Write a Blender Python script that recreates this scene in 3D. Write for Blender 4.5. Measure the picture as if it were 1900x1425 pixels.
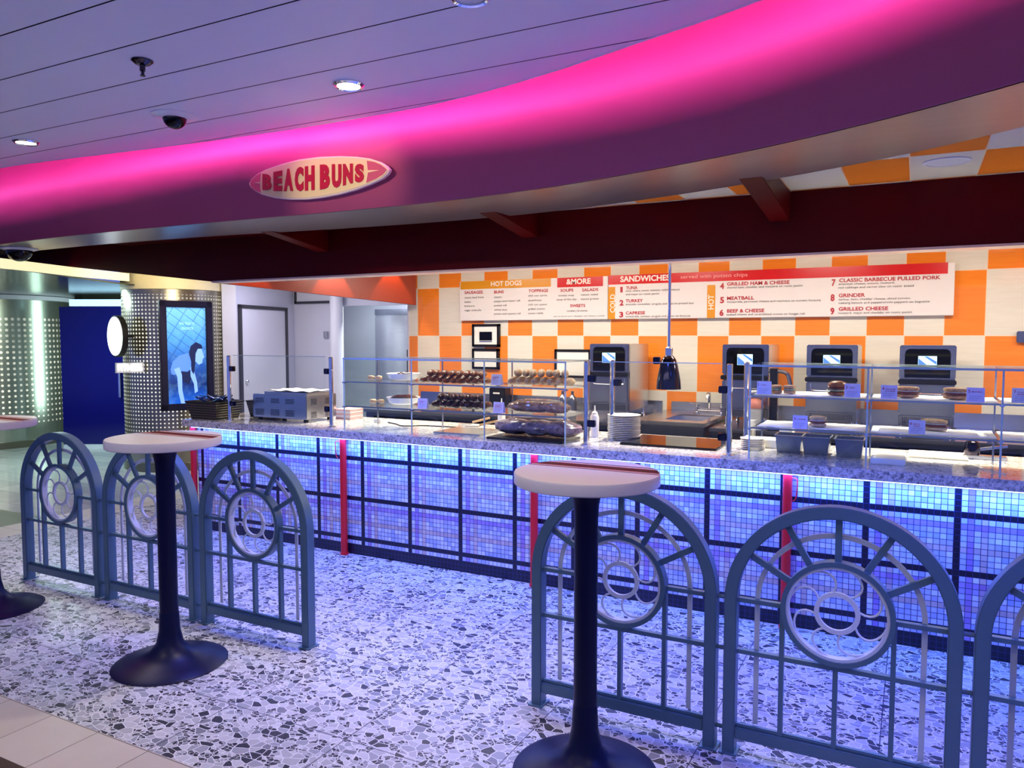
import bpy, bmesh, math, random
import numpy as np
from mathutils import Vector, Matrix

random.seed(7)
PI = math.pi
for o in list(bpy.data.objects):
    bpy.data.objects.remove(o)
S = bpy.context.scene
COL = S.collection

# ------------------------------------------------------------------ camera
FPX, CAMH = 1426.0, 1.53
PITCH = math.atan((712.5 - 624) / FPX)
YAW = math.radians(27.7)
cam_d = bpy.data.cameras.new('camera')
cam_d.sensor_width = 36.0
cam_d.lens = 36.0 * FPX / 1900.0
cam_d.clip_start = 0.05
cam = bpy.data.objects.new('camera', cam_d)
COL.objects.link(cam)
cam.location = (0, 0, CAMH)
cam.rotation_euler = (PI / 2 - PITCH, 0, YAW)
S.camera = cam

# real-world planes are measured once from the photograph through this camera
_F = np.array([-math.sin(YAW) * math.cos(PITCH), math.cos(YAW) * math.cos(PITCH), -math.sin(PITCH)])
_R = np.array([math.cos(YAW), math.sin(YAW), 0.0])
_U = np.cross(_R, _F)


def _ray(x, y):
    return _F + _R * (x - 950) / FPX + _U * (712.5 - y) / FPX


def on_y(x, y, Y):
    d = _ray(x, y)
    t = Y / d[1]
    p = d * t
    return Vector((p[0], Y, p[2] + CAMH))


def on_z(x, y, z):
    d = _ray(x, y)
    t = (z - CAMH) / d[2]
    p = d * t
    return Vector((p[0], p[1], z))


# ------------------------------------------------------------------ world, exposure
S.view_settings.view_transform = 'Standard'
S.view_settings.look = 'None'
S.view_settings.gamma = 1.0
S.view_settings.use_curve_mapping = False
S.view_settings.exposure = 0.35
S.cycles.transparent_max_bounces = 32
W = bpy.data.worlds.new('world')
S.world = W
W.use_nodes = True
W.node_tree.nodes['Background'].inputs[0].default_value = (0.19, 0.26, 0.85, 1)
W.node_tree.nodes['Background'].inputs[1].default_value = 0.55


def area(name, loc, size, energy, color, target=None, shape='RECTANGLE', spread=180):
    d = bpy.data.lights.new(name, 'AREA')
    d.shape = shape
    d.size = size[0]
    d.size_y = size[1]
    d.energy = energy
    d.color = color
    d.spread = math.radians(spread)
    o = bpy.data.objects.new(name, d)
    COL.objects.link(o)
    o.location = loc
    if target is not None:
        o.rotation_euler = (Vector(target) - Vector(loc)).to_track_quat('-Z', 'Y').to_euler()
    return o


def spot(name, loc, target, energy, color, angle=60, blend=0.4, r=0.03):
    d = bpy.data.lights.new(name, 'SPOT')
    d.energy = energy
    d.color = color
    d.spot_size = math.radians(angle)
    d.spot_blend = blend
    d.shadow_soft_size = r
    o = bpy.data.objects.new(name, d)
    COL.objects.link(o)
    o.location = loc
    o.rotation_euler = (Vector(target) - Vector(loc)).to_track_quat('-Z', 'Y').to_euler()
    return o


# kitchen ceiling lamps, warm white
for i, lx in enumerate((-3.75, -2.9, -1.9, -0.7, 0.5, 1.7)):
    area('kitchen_light', (lx, 5.25, 2.31), (0.5, 0.3), 16, (1.0, 0.92, 0.80), (lx, 5.4, 0))
for i, lx in enumerate((-3.9, -2.8, -1.6, -0.4, 0.8)):
    spot('counter_light', (lx, 4.9, 2.32), (lx, 4.45, 0.9), 165, (1.0, 0.89, 0.70), 84, 0.9)
area('corridor_light', (-6.3, 6.7, 2.31), (0.8, 0.6), 20, (0.82, 0.80, 1.0), (-6.3, 6.8, 0))
area('pantry_light', (-6.1, 8.25, 2.25), (0.9, 0.2), 34, (0.92, 1.0, 1.0), (-6.1, 8.25, 0))
# blue light strip under the stone worktop
area('counter_blue_strip', (-1.5, 4.135, 0.815), (7.2, 0.05), 46, (0.07, 0.20, 1.0), (-1.5, 4.19, 0.0))
# violet and blue ceiling washes over the queueing area
spot('blue_wash', (-3.2, 3.35, 2.2), (-3.2, 3.75, 0), 110, (0.04, 0.12, 1.0), 110, 0.9, 0.15)
spot('blue_wash', (-1.2, 3.1, 2.2), (-1.2, 3.7, 0), 130, (0.04, 0.12, 1.0), 110, 0.9, 0.15)
spot('blue_wash', (0.6, 2.4, 2.2), (0.4, 3.5, 0), 110, (0.04, 0.12, 1.0), 110, 0.9, 0.15)
area('hall_fill', (-2.5, 0.2, 2.7), (5.0, 1.6), 27, (0.80, 0.76, 1.0), (-2.6, 1.2, 0))  # broad fill added out of view, standing for the venue's lights
spot('sign_fill_spot', (-2.75, 1.9, 2.62), (-2.93, 3.5, 2.38), 55, (1.0, 0.86, 0.60), 34, 0.8, 0.03)  # warm spot added to brighten the sign, no fixture of its own
area('passage_light', (-8.9, 5.6, 2.05), (0.8, 0.8), 60, (0.70, 1.0, 0.95), (-8.8, 6.2, 0))
area('drum_glare_lamp', (-9.75, 7.55, 1.25), (0.45, 1.7), 12, (0.72, 1.0, 0.97), (-10.9, 6.6, 1.25))  # unseen tall lamp added to put a glare on the round drum
area('passage_front_light', (-6.6, 5.2, 2.3), (0.5, 1.2), 14, (1.0, 0.86, 0.55), (-7.6, 6.2, 1.9))


# ------------------------------------------------------------------ node helpers
class X:
    """tiny wrapper so node maths can be written as an expression"""
    def __init__(s, nt, sock):
        s.nt, s.s = nt, sock

    def _m(s, op, *a):
        n = s.nt.nodes.new('ShaderNodeMath')
        n.operation = op
        for i, v in enumerate((s,) + a):
            if isinstance(v, X):
                s.nt.links.new(v.s, n.inputs[i])
            else:
                n.inputs[i].default_value = v
        return X(s.nt, n.outputs[0])

    def __add__(s, o): return s._m('ADD', o)
    def __sub__(s, o): return s._m('SUBTRACT', o)
    def __mul__(s, o): return s._m('MULTIPLY', o)
    def __truediv__(s, o): return s._m('DIVIDE', o)
    def floor(s): return s._m('FLOOR')
    def fract(s): return s._m('FRACT')
    def abs(s): return s._m('ABSOLUTE')
    def mod(s, o): return s._m('FLOORED_MODULO', o)
    def lt(s, o): return s._m('LESS_THAN', o)
    def gt(s, o): return s._m('GREATER_THAN', o)
    def max(s, o): return s._m('MAXIMUM', o)
    def min(s, o): return s._m('MINIMUM', o)
    def atan2(s, o): return s._m('ARCTAN2', o)


def new_mat(name):
    m = bpy.data.materials.new(name)
    m.use_nodes = True
    nt = m.node_tree
    return m, nt, nt.nodes['Principled BSDF']


def coords(nt, kind='Object'):
    tc = nt.nodes.new('ShaderNodeTexCoord')
    sp = nt.nodes.new('ShaderNodeSeparateXYZ')
    nt.links.new(tc.outputs[kind], sp.inputs[0])
    return tc.outputs[kind], X(nt, sp.outputs[0]), X(nt, sp.outputs[1]), X(nt, sp.outputs[2])


def mixc(nt, fac, a, b):
    n = nt.nodes.new('ShaderNodeMix')
    n.data_type = 'RGBA'
    if isinstance(fac, X):
        nt.links.new(fac.s, n.inputs[0])
    else:
        n.inputs[0].default_value = fac
    for i, v in ((6, a), (7, b)):
        if isinstance(v, (tuple, list)):
            n.inputs[i].default_value = (*v, 1) if len(v) == 3 else v
        else:
            nt.links.new(v, n.inputs[i])
    return n.outputs[2]


def noise(nt, vec, scale, detail=3, rough=0.6):
    n = nt.nodes.new('ShaderNodeTexNoise')
    n.inputs['Scale'].default_value = scale
    n.inputs['Detail'].default_value = detail
    n.inputs['Roughness'].default_value = rough
    if vec is not None:
        nt.links.new(vec, n.inputs['Vector'])
    return n


def ramp(nt, fac, stops, const=False):
    r = nt.nodes.new('ShaderNodeValToRGB')
    if const:
        r.color_ramp.interpolation = 'CONSTANT'
    e = r.color_ramp.elements
    while len(e) < len(stops):
        e.new(0.5)
    for i, (p, c) in enumerate(stops):
        e[i].position = p
        e[i].color = (*c, 1)
    nt.links.new(fac, r.inputs[0])
    return r.outputs[0]


def scaled(nt, vec, sc):
    mp = nt.nodes.new('ShaderNodeMapping')
    mp.inputs['Scale'].default_value = sc
    nt.links.new(vec, mp.inputs[0])
    return mp.outputs[0]


def bump(nt, bsdf, height, strength=0.2, dist=0.01):
    b = nt.nodes.new('ShaderNodeBump')
    b.inputs['Strength'].default_value = strength
    b.inputs['Distance'].default_value = dist
    nt.links.new(height, b.inputs['Height'])
    nt.links.new(b.outputs[0], bsdf.inputs['Normal'])


def M(name, color, rough=0.5, metal=0.0, var=0.08, nscale=12.0, spec=0.5, emit=None, estr=0.0, stretch=None, coat=0.0):
    m, nt, b = new_mat(name)
    vec, x, y, z = coords(nt)
    if stretch:
        vec = scaled(nt, vec, stretch)
    n = noise(nt, vec, nscale)
    lo = tuple(c * (1 - var) for c in color)
    hi = tuple(min(1, c * (1 + var)) for c in color)
    nt.links.new(mixc(nt, X(nt, n.outputs[0]), lo, hi), b.inputs['Base Color'])
    b.inputs['Roughness'].default_value = rough
    b.inputs['Metallic'].default_value = metal
    b.inputs['Specular IOR Level'].default_value = spec
    b.inputs['Coat Weight'].default_value = coat
    if emit:
        b.inputs['Emission Color'].default_value = (*emit, 1)
        b.inputs['Emission Strength'].default_value = estr
    return m


def thin_glass(name, tint=(0.97, 0.99, 0.98), refl=0.10):
    m = bpy.data.materials.new(name)
    m.use_nodes = True
    nt = m.node_tree
    nt.nodes.clear()
    out = nt.nodes.new('ShaderNodeOutputMaterial')
    tr = nt.nodes.new('ShaderNodeBsdfTransparent')
    vec, x, y, z = coords(nt)
    n = noise(nt, vec, 3.0)
    nt.links.new(mixc(nt, X(nt, n.outputs[0]), tint, tuple(min(1, c * 1.01) for c in tint)), tr.inputs[0])
    gl = nt.nodes.new('ShaderNodeBsdfGlossy')
    gl.inputs['Roughness'].default_value = 0.02
    fr = nt.nodes.new('ShaderNodeLayerWeight')
    fr.inputs[0].default_value = 0.5
    f = X(nt, fr.outputs['Facing'])._m('POWER', 4.0) * 0.55 + refl * 0.2
    mx = nt.nodes.new('ShaderNodeMixShader')
    nt.links.new(f.s, mx.inputs[0])
    nt.links.new(tr.outputs[0], mx.inputs[1])
    nt.links.new(gl.outputs[0], mx.inputs[2])
    nt.links.new(mx.outputs[0], out.inputs[0])
    return m


def E_(name, color, strength):
    m, nt, b = new_mat(name)
    vec, x, y, z = coords(nt)
    n = noise(nt, vec, 6)
    c = mixc(nt, X(nt, n.outputs[0]), tuple(v * 0.95 for v in color), color)
    nt.links.new(c, b.inputs['Emission Color'])
    nt.links.new(c, b.inputs['Base Color'])
    b.inputs['Emission Strength'].default_value = strength
    b.inputs['Roughness'].default_value = 0.4
    return m


# ------------------------------------------------------------------ materials
def mat_terrazzo():
    m, nt, b = new_mat('broken_tile_terrazzo')
    vec, x, y, z = coords(nt)
    n = noise(nt, vec, 9, 1, 0.5)
    add = nt.nodes.new('ShaderNodeVectorMath')
    add.operation = 'MULTIPLY_ADD'
    nt.links.new(n.outputs['Color'], add.inputs[0])
    add.inputs[1].default_value = (0.05, 0.05, 0)
    nt.links.new(vec, add.inputs[2])
    v2 = scaled(nt, add.outputs[0], (1.0, 1.35, 1.0))

    def voro(feature, sc):
        v = nt.nodes.new('ShaderNodeTexVoronoi')
        v.voronoi_dimensions = '2D'
        v.feature = feature
        v.inputs['Scale'].default_value = sc
        nt.links.new(v2, v.inputs['Vector'])
        return v
    big, bige = voro('F1', 24), voro('DISTANCE_TO_EDGE', 24)
    sm, sme = voro('F1', 47), voro('DISTANCE_TO_EDGE', 47)
    sep = nt.nodes.new('ShaderNodeSeparateColor')
    nt.links.new(big.outputs['Color'], sep.inputs[0])
    seps = nt.nodes.new('ShaderNodeSeparateColor')
    nt.links.new(sm.outputs['Color'], seps.inputs[0])
    cb = ramp(nt, sep.outputs[0], [(0, (0.008, 0.008, 0.018)), (0.16, (0.20, 0.21, 0.25)), (0.26, (0.34, 0.35, 0.40)), (0.45, (0.46, 0.46, 0.50)), (0.75, (0.58, 0.58, 0.62))], True)
    cs = ramp(nt, seps.outputs[0], [(0, (0.006, 0.006, 0.015)), (0.50, (0.26, 0.27, 0.32)), (0.60, (0.42, 0.43, 0.48)), (0.8, (0.6, 0.6, 0.64))], True)
    usesm = X(nt, sep.outputs[1]).lt(0.52)
    col = mixc(nt, usesm, cb, cs)
    vein = noise(nt, scaled(nt, vec, (1, 1, 1)), 60, 3)
    col = mixc(nt, X(nt, vein.outputs[0]) * 0.25, col, (0.34, 0.34, 0.38))
    eb = X(nt, bige.outputs[0]).lt(0.045)
    es = X(nt, sme.outputs[0]).lt(0.05) * usesm
    grout = eb.max(es)
    col = mixc(nt, grout, col, (0.74, 0.74, 0.78))
    # cast tile joints
    jx = ((x * (1 / 0.6) + 0.13).fract() - 0.5).abs().gt(0.497)
    jy = ((y * (1 / 0.6) + 0.31).fract() - 0.5).abs().gt(0.497)
    col = mixc(nt, jx.max(jy), col, (0.03, 0.03, 0.06))
    nt.links.new(col, b.inputs['Base Color'])
    b.inputs['Roughness'].default_value = 0.34
    b.inputs['Specular IOR Level'].default_value = 0.14
    return m


def mat_mosaic():
    """glass mosaic plaid on the counter front: 14 x 10 cell repeat"""
    m, nt, b = new_mat('plaid_glass_mosaic')
    vec, x, y, z = coords(nt)
    cx = (x + 4.982) / 0.028393
    cz = (z - 0.102) / 0.0282
    ix, iz = cx.floor(), cz.floor()
    mx_, mz_ = ix.mod(14.0), iz.mod(10.0)

    def eq(a, v):
        return (a - v).abs().lt(0.5)
    comb = nt.nodes.new('ShaderNodeCombineXYZ')
    nt.links.new(ix.s, comb.inputs[0])
    nt.links.new(iz.s, comb.inputs[1])
    wn = nt.nodes.new('ShaderNodeTexWhiteNoise')
    nt.links.new(comb.outputs[0], wn.inputs['Vector'])
    col = ramp(nt, wn.outputs[0], [(0, (0.34, 0.42, 0.72)), (0.5, (0.50, 0.58, 0.84)), (1, (0.74, 0.80, 0.94))])  # blue of the strip light partly put into the pale tile colours
    tan = eq(mx_, 4.0).max(eq(mz_, 4.0)).max(eq(mz_, 5.0) * 0.35)
    col = mixc(nt, tan * 0.62, col, (0.55, 0.36, 0.22))
    pur = eq(mx_, 2.0).max(eq(mz_, 8.0)).max(eq(mz_, 7.0) * 0.4)
    col = mixc(nt, pur * 0.7, col, (0.26, 0.10, 0.50))
    blk = eq(mx_, 0.0).max(eq(mz_, 0.0)).max(z.lt(0.073))
    col = mixc(nt, blk, col, (0.006, 0.006, 0.02))
    g = (cx.fract() - 0.5).abs().gt(0.445).max((cz.fract() - 0.5).abs().gt(0.445))
    col = mixc(nt, g * 0.93, col, (0.02, 0.02, 0.10))
    nt.links.new(col, b.inputs['Base Color'])
    b.inputs['Roughness'].default_value = 0.3
    return m


def mat_checker(name, u, v, su, sv, ou, ov, flip=0, axes='xz', rough=0.06):
    """orange and cream glazed tiles with pale joints"""
    m, nt, b = new_mat(name)
    vec, x, y, z = coords(nt)
    a = x
    c = z if axes == 'xz' else y
    ca, cc = (a - ou) / su, (c - ov) / sv
    par = (ca.floor() + cc.floor() + float(flip)).mod(2.0)
    n = noise(nt, scaled(nt, vec, (1, 1, 14)), 5)
    cr = mixc(nt, X(nt, n.outputs[0]), (0.66, 0.62, 0.50), (0.80, 0.77, 0.66))
    orr = mixc(nt, X(nt, n.outputs[0]), (0.80, 0.20, 0.018), (0.92, 0.28, 0.035))
    col = mixc(nt, par.gt(0.5), cr, orr)
    j = (ca.fract() - 0.5).abs().gt(0.5 - 0.006 / su * 0.5).max((cc.fract() - 0.5).abs().gt(0.5 - 0.006 / sv * 0.5))
    col = mixc(nt, j, col, (0.85, 0.66, 0.45))
    nt.links.new(col, b.inputs['Base Color'])
    b.inputs['Roughness'].default_value = rough
    return m


def mat_granite(name='speckled_granite', light=(0.56, 0.54, 0.52)):
    m, nt, b = new_mat(name)
    vec, x, y, z = coords(nt)
    v = nt.nodes.new('ShaderNodeTexVoronoi')
    v.inputs['Scale'].default_value = 110
    nt.links.new(vec, v.inputs['Vector'])
    n = noise(nt, vec, 45, 5, 0.75)
    sp = nt.nodes.new('ShaderNodeSeparateColor')
    nt.links.new(v.outputs['Color'], sp.inputs[0])
    c1 = ramp(nt, sp.outputs[0], [(0, (0.03, 0.03, 0.05)), (0.22, tuple(c * 0.5 for c in light)), (0.5, light), (0.85, tuple(min(1, c * 1.35) for c in light))])
    c2 = ramp(nt, n.outputs[0], [(0.38, (0.05, 0.05, 0.08)), (0.52, light), (0.7, (0.75, 0.73, 0.7))])
    nt.links.new(mixc(nt, 0.5, c1, c2), b.inputs['Base Color'])
    b.inputs['Roughness'].default_value = 0.08
    return m


def mat_perforated(name, r, base, z0, z1, skip=None, su=0.056, rough=0.25):
    """brushed metal skin with backlit round holes, wrapped round a drum"""
    m, nt, b = new_mat(name)
    vec, x, y, z = coords(nt)
    th = y.atan2(x) * r
    a = th / su
    c = z / su
    da, dc = a.fract() - 0.5, c.fract() - 0.5
    rad = (z * 0.055) + 0.17
    hole = (da * da + dc * dc).lt(0.0001)
    d2 = da * da + dc * dc
    rr = rad * rad
    n = d2._m('LESS_THAN', rr)
    hole = n * z.gt(z0) * z.lt(z1)
    if skip:
        pass
    nz = noise(nt, scaled(nt, vec, (1, 1, 0.4)), 2.2, 2)
    comb = nt.nodes.new('ShaderNodeCombineXYZ')
    nt.links.new(a.floor().s, comb.inputs[0])
    nt.links.new(c.floor().s, comb.inputs[1])
    wn = nt.nodes.new('ShaderNodeTexWhiteNoise')
    nt.links.new(comb.outputs[0], wn.inputs['Vector'])
    br = noise(nt, scaled(nt, vec, (30, 30, 0.6)), 2.0, 3)
    bc = mixc(nt, X(nt, br.outputs[0]), tuple(v * 0.7 for v in base), tuple(min(1, v * 1.3) for v in base))
    nt.links.new(bc, b.inputs['Base Color'])
    b.inputs['Metallic'].default_value = 0.85
    b.inputs['Roughness'].default_value = rough
    b.inputs['Emission Color'].default_value = (1.0, 0.97, 0.80, 1)
    st = hole * (X(nt, nz.outputs[0]) * 1.9 - 0.42).max(0.08) * (X(nt, wn.outputs[0]) * 0.3 + 0.8)
    nt.links.new(st.s, b.inputs['Emission Strength'])
    return m


def mat_slabs(name, c0, c1, sx, sy, joint, rough=0.35, ox=0.0, oy=0.0, randrow=False):
    m, nt, b = new_mat(name)
    vec, x, y, z = coords(nt)
    a, c = (x - ox) / sx, (y - oy) / sy
    if randrow:
        a = a + (c.floor() * 0.37).fract()
    comb = nt.nodes.new('ShaderNodeCombineXYZ')
    nt.links.new(a.floor().s, comb.inputs[0])
    nt.links.new(c.floor().s, comb.inputs[1])
    wn = nt.nodes.new('ShaderNodeTexWhiteNoise')
    nt.links.new(comb.outputs[0], wn.inputs['Vector'])
    n = noise(nt, vec, 7, 5, 0.7)
    f = X(nt, wn.outputs[0]) * 0.5 + X(nt, n.outputs[0]) * 0.5
    col = mixc(nt, f, c0, c1)
    j = (a.fract() - 0.5).abs().gt(0.5 - 0.002 / sx).max((c.fract() - 0.5).abs().gt(0.5 - 0.002 / sy))
    col = mixc(nt, j, col, joint)
    nt.links.new(col, b.inputs['Base Color'])
    b.inputs['Roughness'].default_value = rough
    return m


def mat_bread(name, c0, c1, rough=0.45):
    m, nt, b = new_mat(name)
    vec, x, y, z = coords(nt)
    n = noise(nt, vec, 28, 5, 0.7)
    nt.links.new(ramp(nt, n.outputs[0], [(0.3, c0), (0.65, c1)]), b.inputs['Base Color'])
    b.inputs['Roughness'].default_value = rough
    bump(nt, b, n.outputs[0], 0.4, 0.004)
    return m


mt = {}
mt['terrazzo'] = mat_terrazzo()
mt['mosaic'] = mat_mosaic()
mt['granite'] = mat_granite()
mt['wall_tile'] = mat_checker('glazed_wall_tile', 'x', 'z', 0.2596, 0.475, -3.976, 1.534, flip=1)
mt['ceiling_tile'] = mat_checker('glazed_ceiling_tile', 'x', 'y', 0.296, 0.60, -0.05, 3.975, flip=0, axes='xy', rough=0.3)
mt['border'] = mat_slabs('cream_stone_tile', (0.52, 0.45, 0.38), (0.66, 0.60, 0.52), 0.29, 0.28, (0.16, 0.13, 0.11), ox=-3.05, oy=1.53)
mt['wood'] = mat_slabs('dark_wood_plank', (0.045, 0.024, 0.018), (0.10, 0.055, 0.04), 1.2, 0.14, (0.01, 0.008, 0.006), rough=0.3, randrow=True)
mt['slab'] = mat_slabs('pale_stone_slab', (0.30, 0.33, 0.36), (0.66, 0.66, 0.62), 0.62, 0.31, (0.2, 0.2, 0.22), rough=0.15, randrow=True)
mt['plank'] = M('lavender_ceiling_plank', (0.74, 0.73, 0.84), 0.42, 0.0, 0.03, 3)
mt['groove'] = M('dark_groove', (0.02, 0.02, 0.04), 0.8)
mt['fascia'] = M('plum_fascia_paint', (0.46, 0.08, 0.17), 0.48, 0.0, 0.04, 2.0, spec=0.35)
mt['soffit'] = M('brushed_soffit_metal', (0.34, 0.27, 0.26), 0.28, 0.75, 0.12, 3.0, stretch=(0.4, 6, 6))
mt['beam'] = M('dark_red_lacquer', (0.08, 0.001, 0.002), 0.4, 0.0, 0.35, 2.0, spec=0.12)
mt['beam_trim'] = M('pale_beam_trim', (0.75, 0.55, 0.48), 0.35)
mt['orange'] = M('burnt_orange_laminate', (0.30, 0.030, 0.004), 0.28, 0, 0.1, 3)
mt['white_wall'] = M('pale_lilac_wall_panel', (0.60, 0.60, 0.70), 0.32, 0.0, 0.05, 3)
mt['door_white'] = M('white_door_panel', (0.68, 0.67, 0.74), 0.4, 0, 0.03)
mt['dark_trim'] = M('dark_door_frame', (0.03, 0.03, 0.04), 0.4)
mt['steel'] = M('brushed_stainless', (0.55, 0.57, 0.60), 0.24, 1.0, 0.1, 4, stretch=(1, 1, 12))
mt['steel_dark'] = M('dark_stainless', (0.26, 0.28, 0.34), 0.27, 1.0, 0.12, 4, stretch=(1, 1, 10))
mt['chrome'] = M('polished_chrome', (0.80, 0.82, 0.86), 0.06, 1.0, 0.02)
mt['black_chrome'] = M('black_chrome', (0.07, 0.06, 0.08), 0.08, 1.0, 0.1)
mt['black'] = M('black_plastic', (0.008, 0.008, 0.011), 0.35, spec=0.3)
mt['black_gloss'] = M('black_glass', (0.004, 0.004, 0.006), 0.05, spec=0.25)
mt['navy_paint'] = M('midnight_powder_coat', (0.003, 0.004, 0.035), 0.38, spec=0.2)
mt['fence'] = M('slate_blue_metal_paint', (0.085, 0.16, 0.235), 0.36, 0.15, 0.08, 20)
mt['fence_light'] = M('pale_frosted_acrylic', (0.62, 0.66, 0.74), 0.45, 0, 0.05)
mt['red_paint'] = M('signal_red_paint', (0.62, 0.008, 0.018), 0.28, 0, 0.06)
mt['table_white'] = M('cream_table_laminate', (0.70, 0.64, 0.60), 0.33, 0, 0.04, 8)
mt['stripe'] = M('oxblood_stripe', (0.10, 0.006, 0.005), 0.5, 0, 0.15, 30, spec=0.1)
mt['stripe_light'] = M('salmon_stripe', (0.62, 0.20, 0.14), 0.45, 0, 0.1, 30)
mt['glass'] = thin_glass('clear_glass')
mt['acrylic'] = thin_glass('clear_acrylic', (0.97, 0.98, 1.0), 0.02)
mt['glass_edge'] = M('green_glass_edge', (0.42, 0.55, 0.50), 0.3, 0, 0.2, 30, spec=0.3)
mt['ceramic'] = M('white_ceramic', (0.82, 0.80, 0.76), 0.18, 0, 0.02)
mt['paper'] = M('white_paper', (0.84, 0.82, 0.76), 0.6, 0, 0.03)
mt['card'] = M('lilac_white_card', (0.68, 0.63, 0.74), 0.5, 0, 0.03)
mt['board'] = M('white_menu_board', (0.74, 0.70, 0.66), 0.22, 0, 0.03)
mt['mustard'] = M('mustard_board_band', (0.66, 0.27, 0.01), 0.25, 0, 0.05)
mt['sign_red'] = M('bright_red_board_band', (0.58, 0.006, 0.008), 0.25, 0, 0.05)
mt['ink_red'] = M('red_lettering_ink', (0.40, 0.005, 0.015), 0.4, 0, 0.05)
mt['ink_black'] = M('black_lettering_ink', (0.03, 0.03, 0.03), 0.4)
mt['ink_white'] = M('white_lettering_ink', (0.85, 0.75, 0.65), 0.4, 0, 0.02)
mt['ink_pink'] = M('pink_lettering_ink', (0.85, 0.35, 0.32), 0.4, 0, 0.02)
mt['sign_cream'] = M('cream_sign_face', (0.88, 0.66, 0.34), 0.35, 0, 0.04, 3)
mt['sign_pink'] = M('rose_sign_tip', (0.62, 0.09, 0.15), 0.35, 0, 0.04)
mt['sign_edge'] = M('pale_sign_edge', (0.9, 0.72, 0.6), 0.35)
mt['white_plastic'] = M('white_plastic', (0.72, 0.72, 0.78), 0.35, 0, 0.03)
mt['lamp_on'] = E_('lamp_diffuser_glow', (1.0, 0.93, 0.85), 14.0)
mt['pink_led'] = E_('magenta_led_strip', (1.0, 0.18, 0.82), 44.0)
mt['cream_cove'] = E_('warm_cove_glow', (1.0, 0.88, 0.50), 0.75)
mt['screen_cyan'] = E_('cyan_touch_screen', (0.45, 0.75, 0.95), 1.1)
mt['screen_blue'] = E_('blue_touch_screen', (0.05, 0.14, 0.40), 0.9)
mt['pink_pack'] = M('pink_paper_pack', (0.80, 0.50, 0.45), 0.5)
mt['wicker'] = M('black_wicker', (0.018, 0.016, 0.014), 0.5, 0, 0.4, 60)
mt['bread_brown'] = mat_bread('brown_pretzel_crust', (0.13, 0.028, 0.008), (0.42, 0.14, 0.035), 0.25)
mt['bread_gold'] = mat_bread('golden_crust', (0.45, 0.24, 0.09), (0.78, 0.56, 0.30))
mt['bread_toast'] = mat_bread('toasted_crust', (0.30, 0.12, 0.04), (0.72, 0.40, 0.16))
mt['dark_bun'] = mat_bread('dark_glossy_roll', (0.02, 0.008, 0.008), (0.09, 0.03, 0.02), 0.12)
mt['filling'] = mat_bread('meat_filling', (0.10, 0.015, 0.01), (0.35, 0.08, 0.04))
mt['lettuce'] = mat_bread('lettuce_leaf', (0.12, 0.20, 0.05), (0.55, 0.58, 0.32))
mt['wrap'] = M('crinkled_clear_wrap', (0.55, 0.50, 0.48), 0.15, 0, 0.4, 25)
mt['kraft'] = mat_bread('bagged_brown_loaf', (0.10, 0.035, 0.025), (0.42, 0.26, 0.18), 0.14)
mt['bag_dark'] = mat_bread('bagged_dark_loaf', (0.03, 0.008, 0.025), (0.30, 0.22, 0.26), 0.12)
mt['wood_tong'] = M('light_wood', (0.62, 0.38, 0.16), 0.5, 0, 0.2, 20)
mt['pan'] = M('blue_reflecting_steel_pan', (0.20, 0.24, 0.34), 0.24, 0.9, 0.1, 6)
mt['blue_door'] = M('deep_blue_glass_door', (0.003, 0.003, 0.12), 0.12, 0.0, 0.3, 1.0)
mt['green_ceiling'] = M('glossy_green_metal_ceiling', (0.14, 0.18, 0.15), 0.16, 0.85, 0.2, 2, stretch=(4, 0.4, 1))
mt['olive'] = M('olive_metal_plinth', (0.16, 0.15, 0.11), 0.3, 0.7, 0.1, 3)
mt['poster_frame'] = M('dark_blue_poster_frame', (0.02, 0.02, 0.06), 0.22, 0.4, 0.2)


def mat_poster():
    m, nt, b = new_mat('blue_pool_poster_print')
    vec, x, y, z = coords(nt)
    sky = ramp(nt, (z / 1.1 + 0.5).s, [(0.0, (0.01, 0.12, 0.70)), (0.2, (0.01, 0.03, 0.18)), (0.42, (0.02, 0.10, 0.45)), (0.7, (0.08, 0.34, 0.90)), (1.0, (0.18, 0.52, 0.98))])
    u1 = ((x * 0.75 + z) * 9.0).fract().lt(0.10)
    u2 = ((x * -1.6 + z) * 4.0).fract().lt(0.07)
    up = z.gt(-0.12)
    n = noise(nt, vec, 8, 4)
    col = mixc(nt, (u1.max(u2)) * up * 0.55, sky, (0.01, 0.05, 0.25))
    col = mixc(nt, (X(nt, n.outputs[0]) - 0.45) * 0.8, col, (0.25, 0.6, 1.0))
    nt.links.new(col, b.inputs['Emission Color'])
    nt.links.new(col, b.inputs['Base Color'])
    b.inputs['Emission Strength'].default_value = 0.5
    b.inputs['Roughness'].default_value = 0.15
    return m


mt['poster'] = mat_poster()


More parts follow.
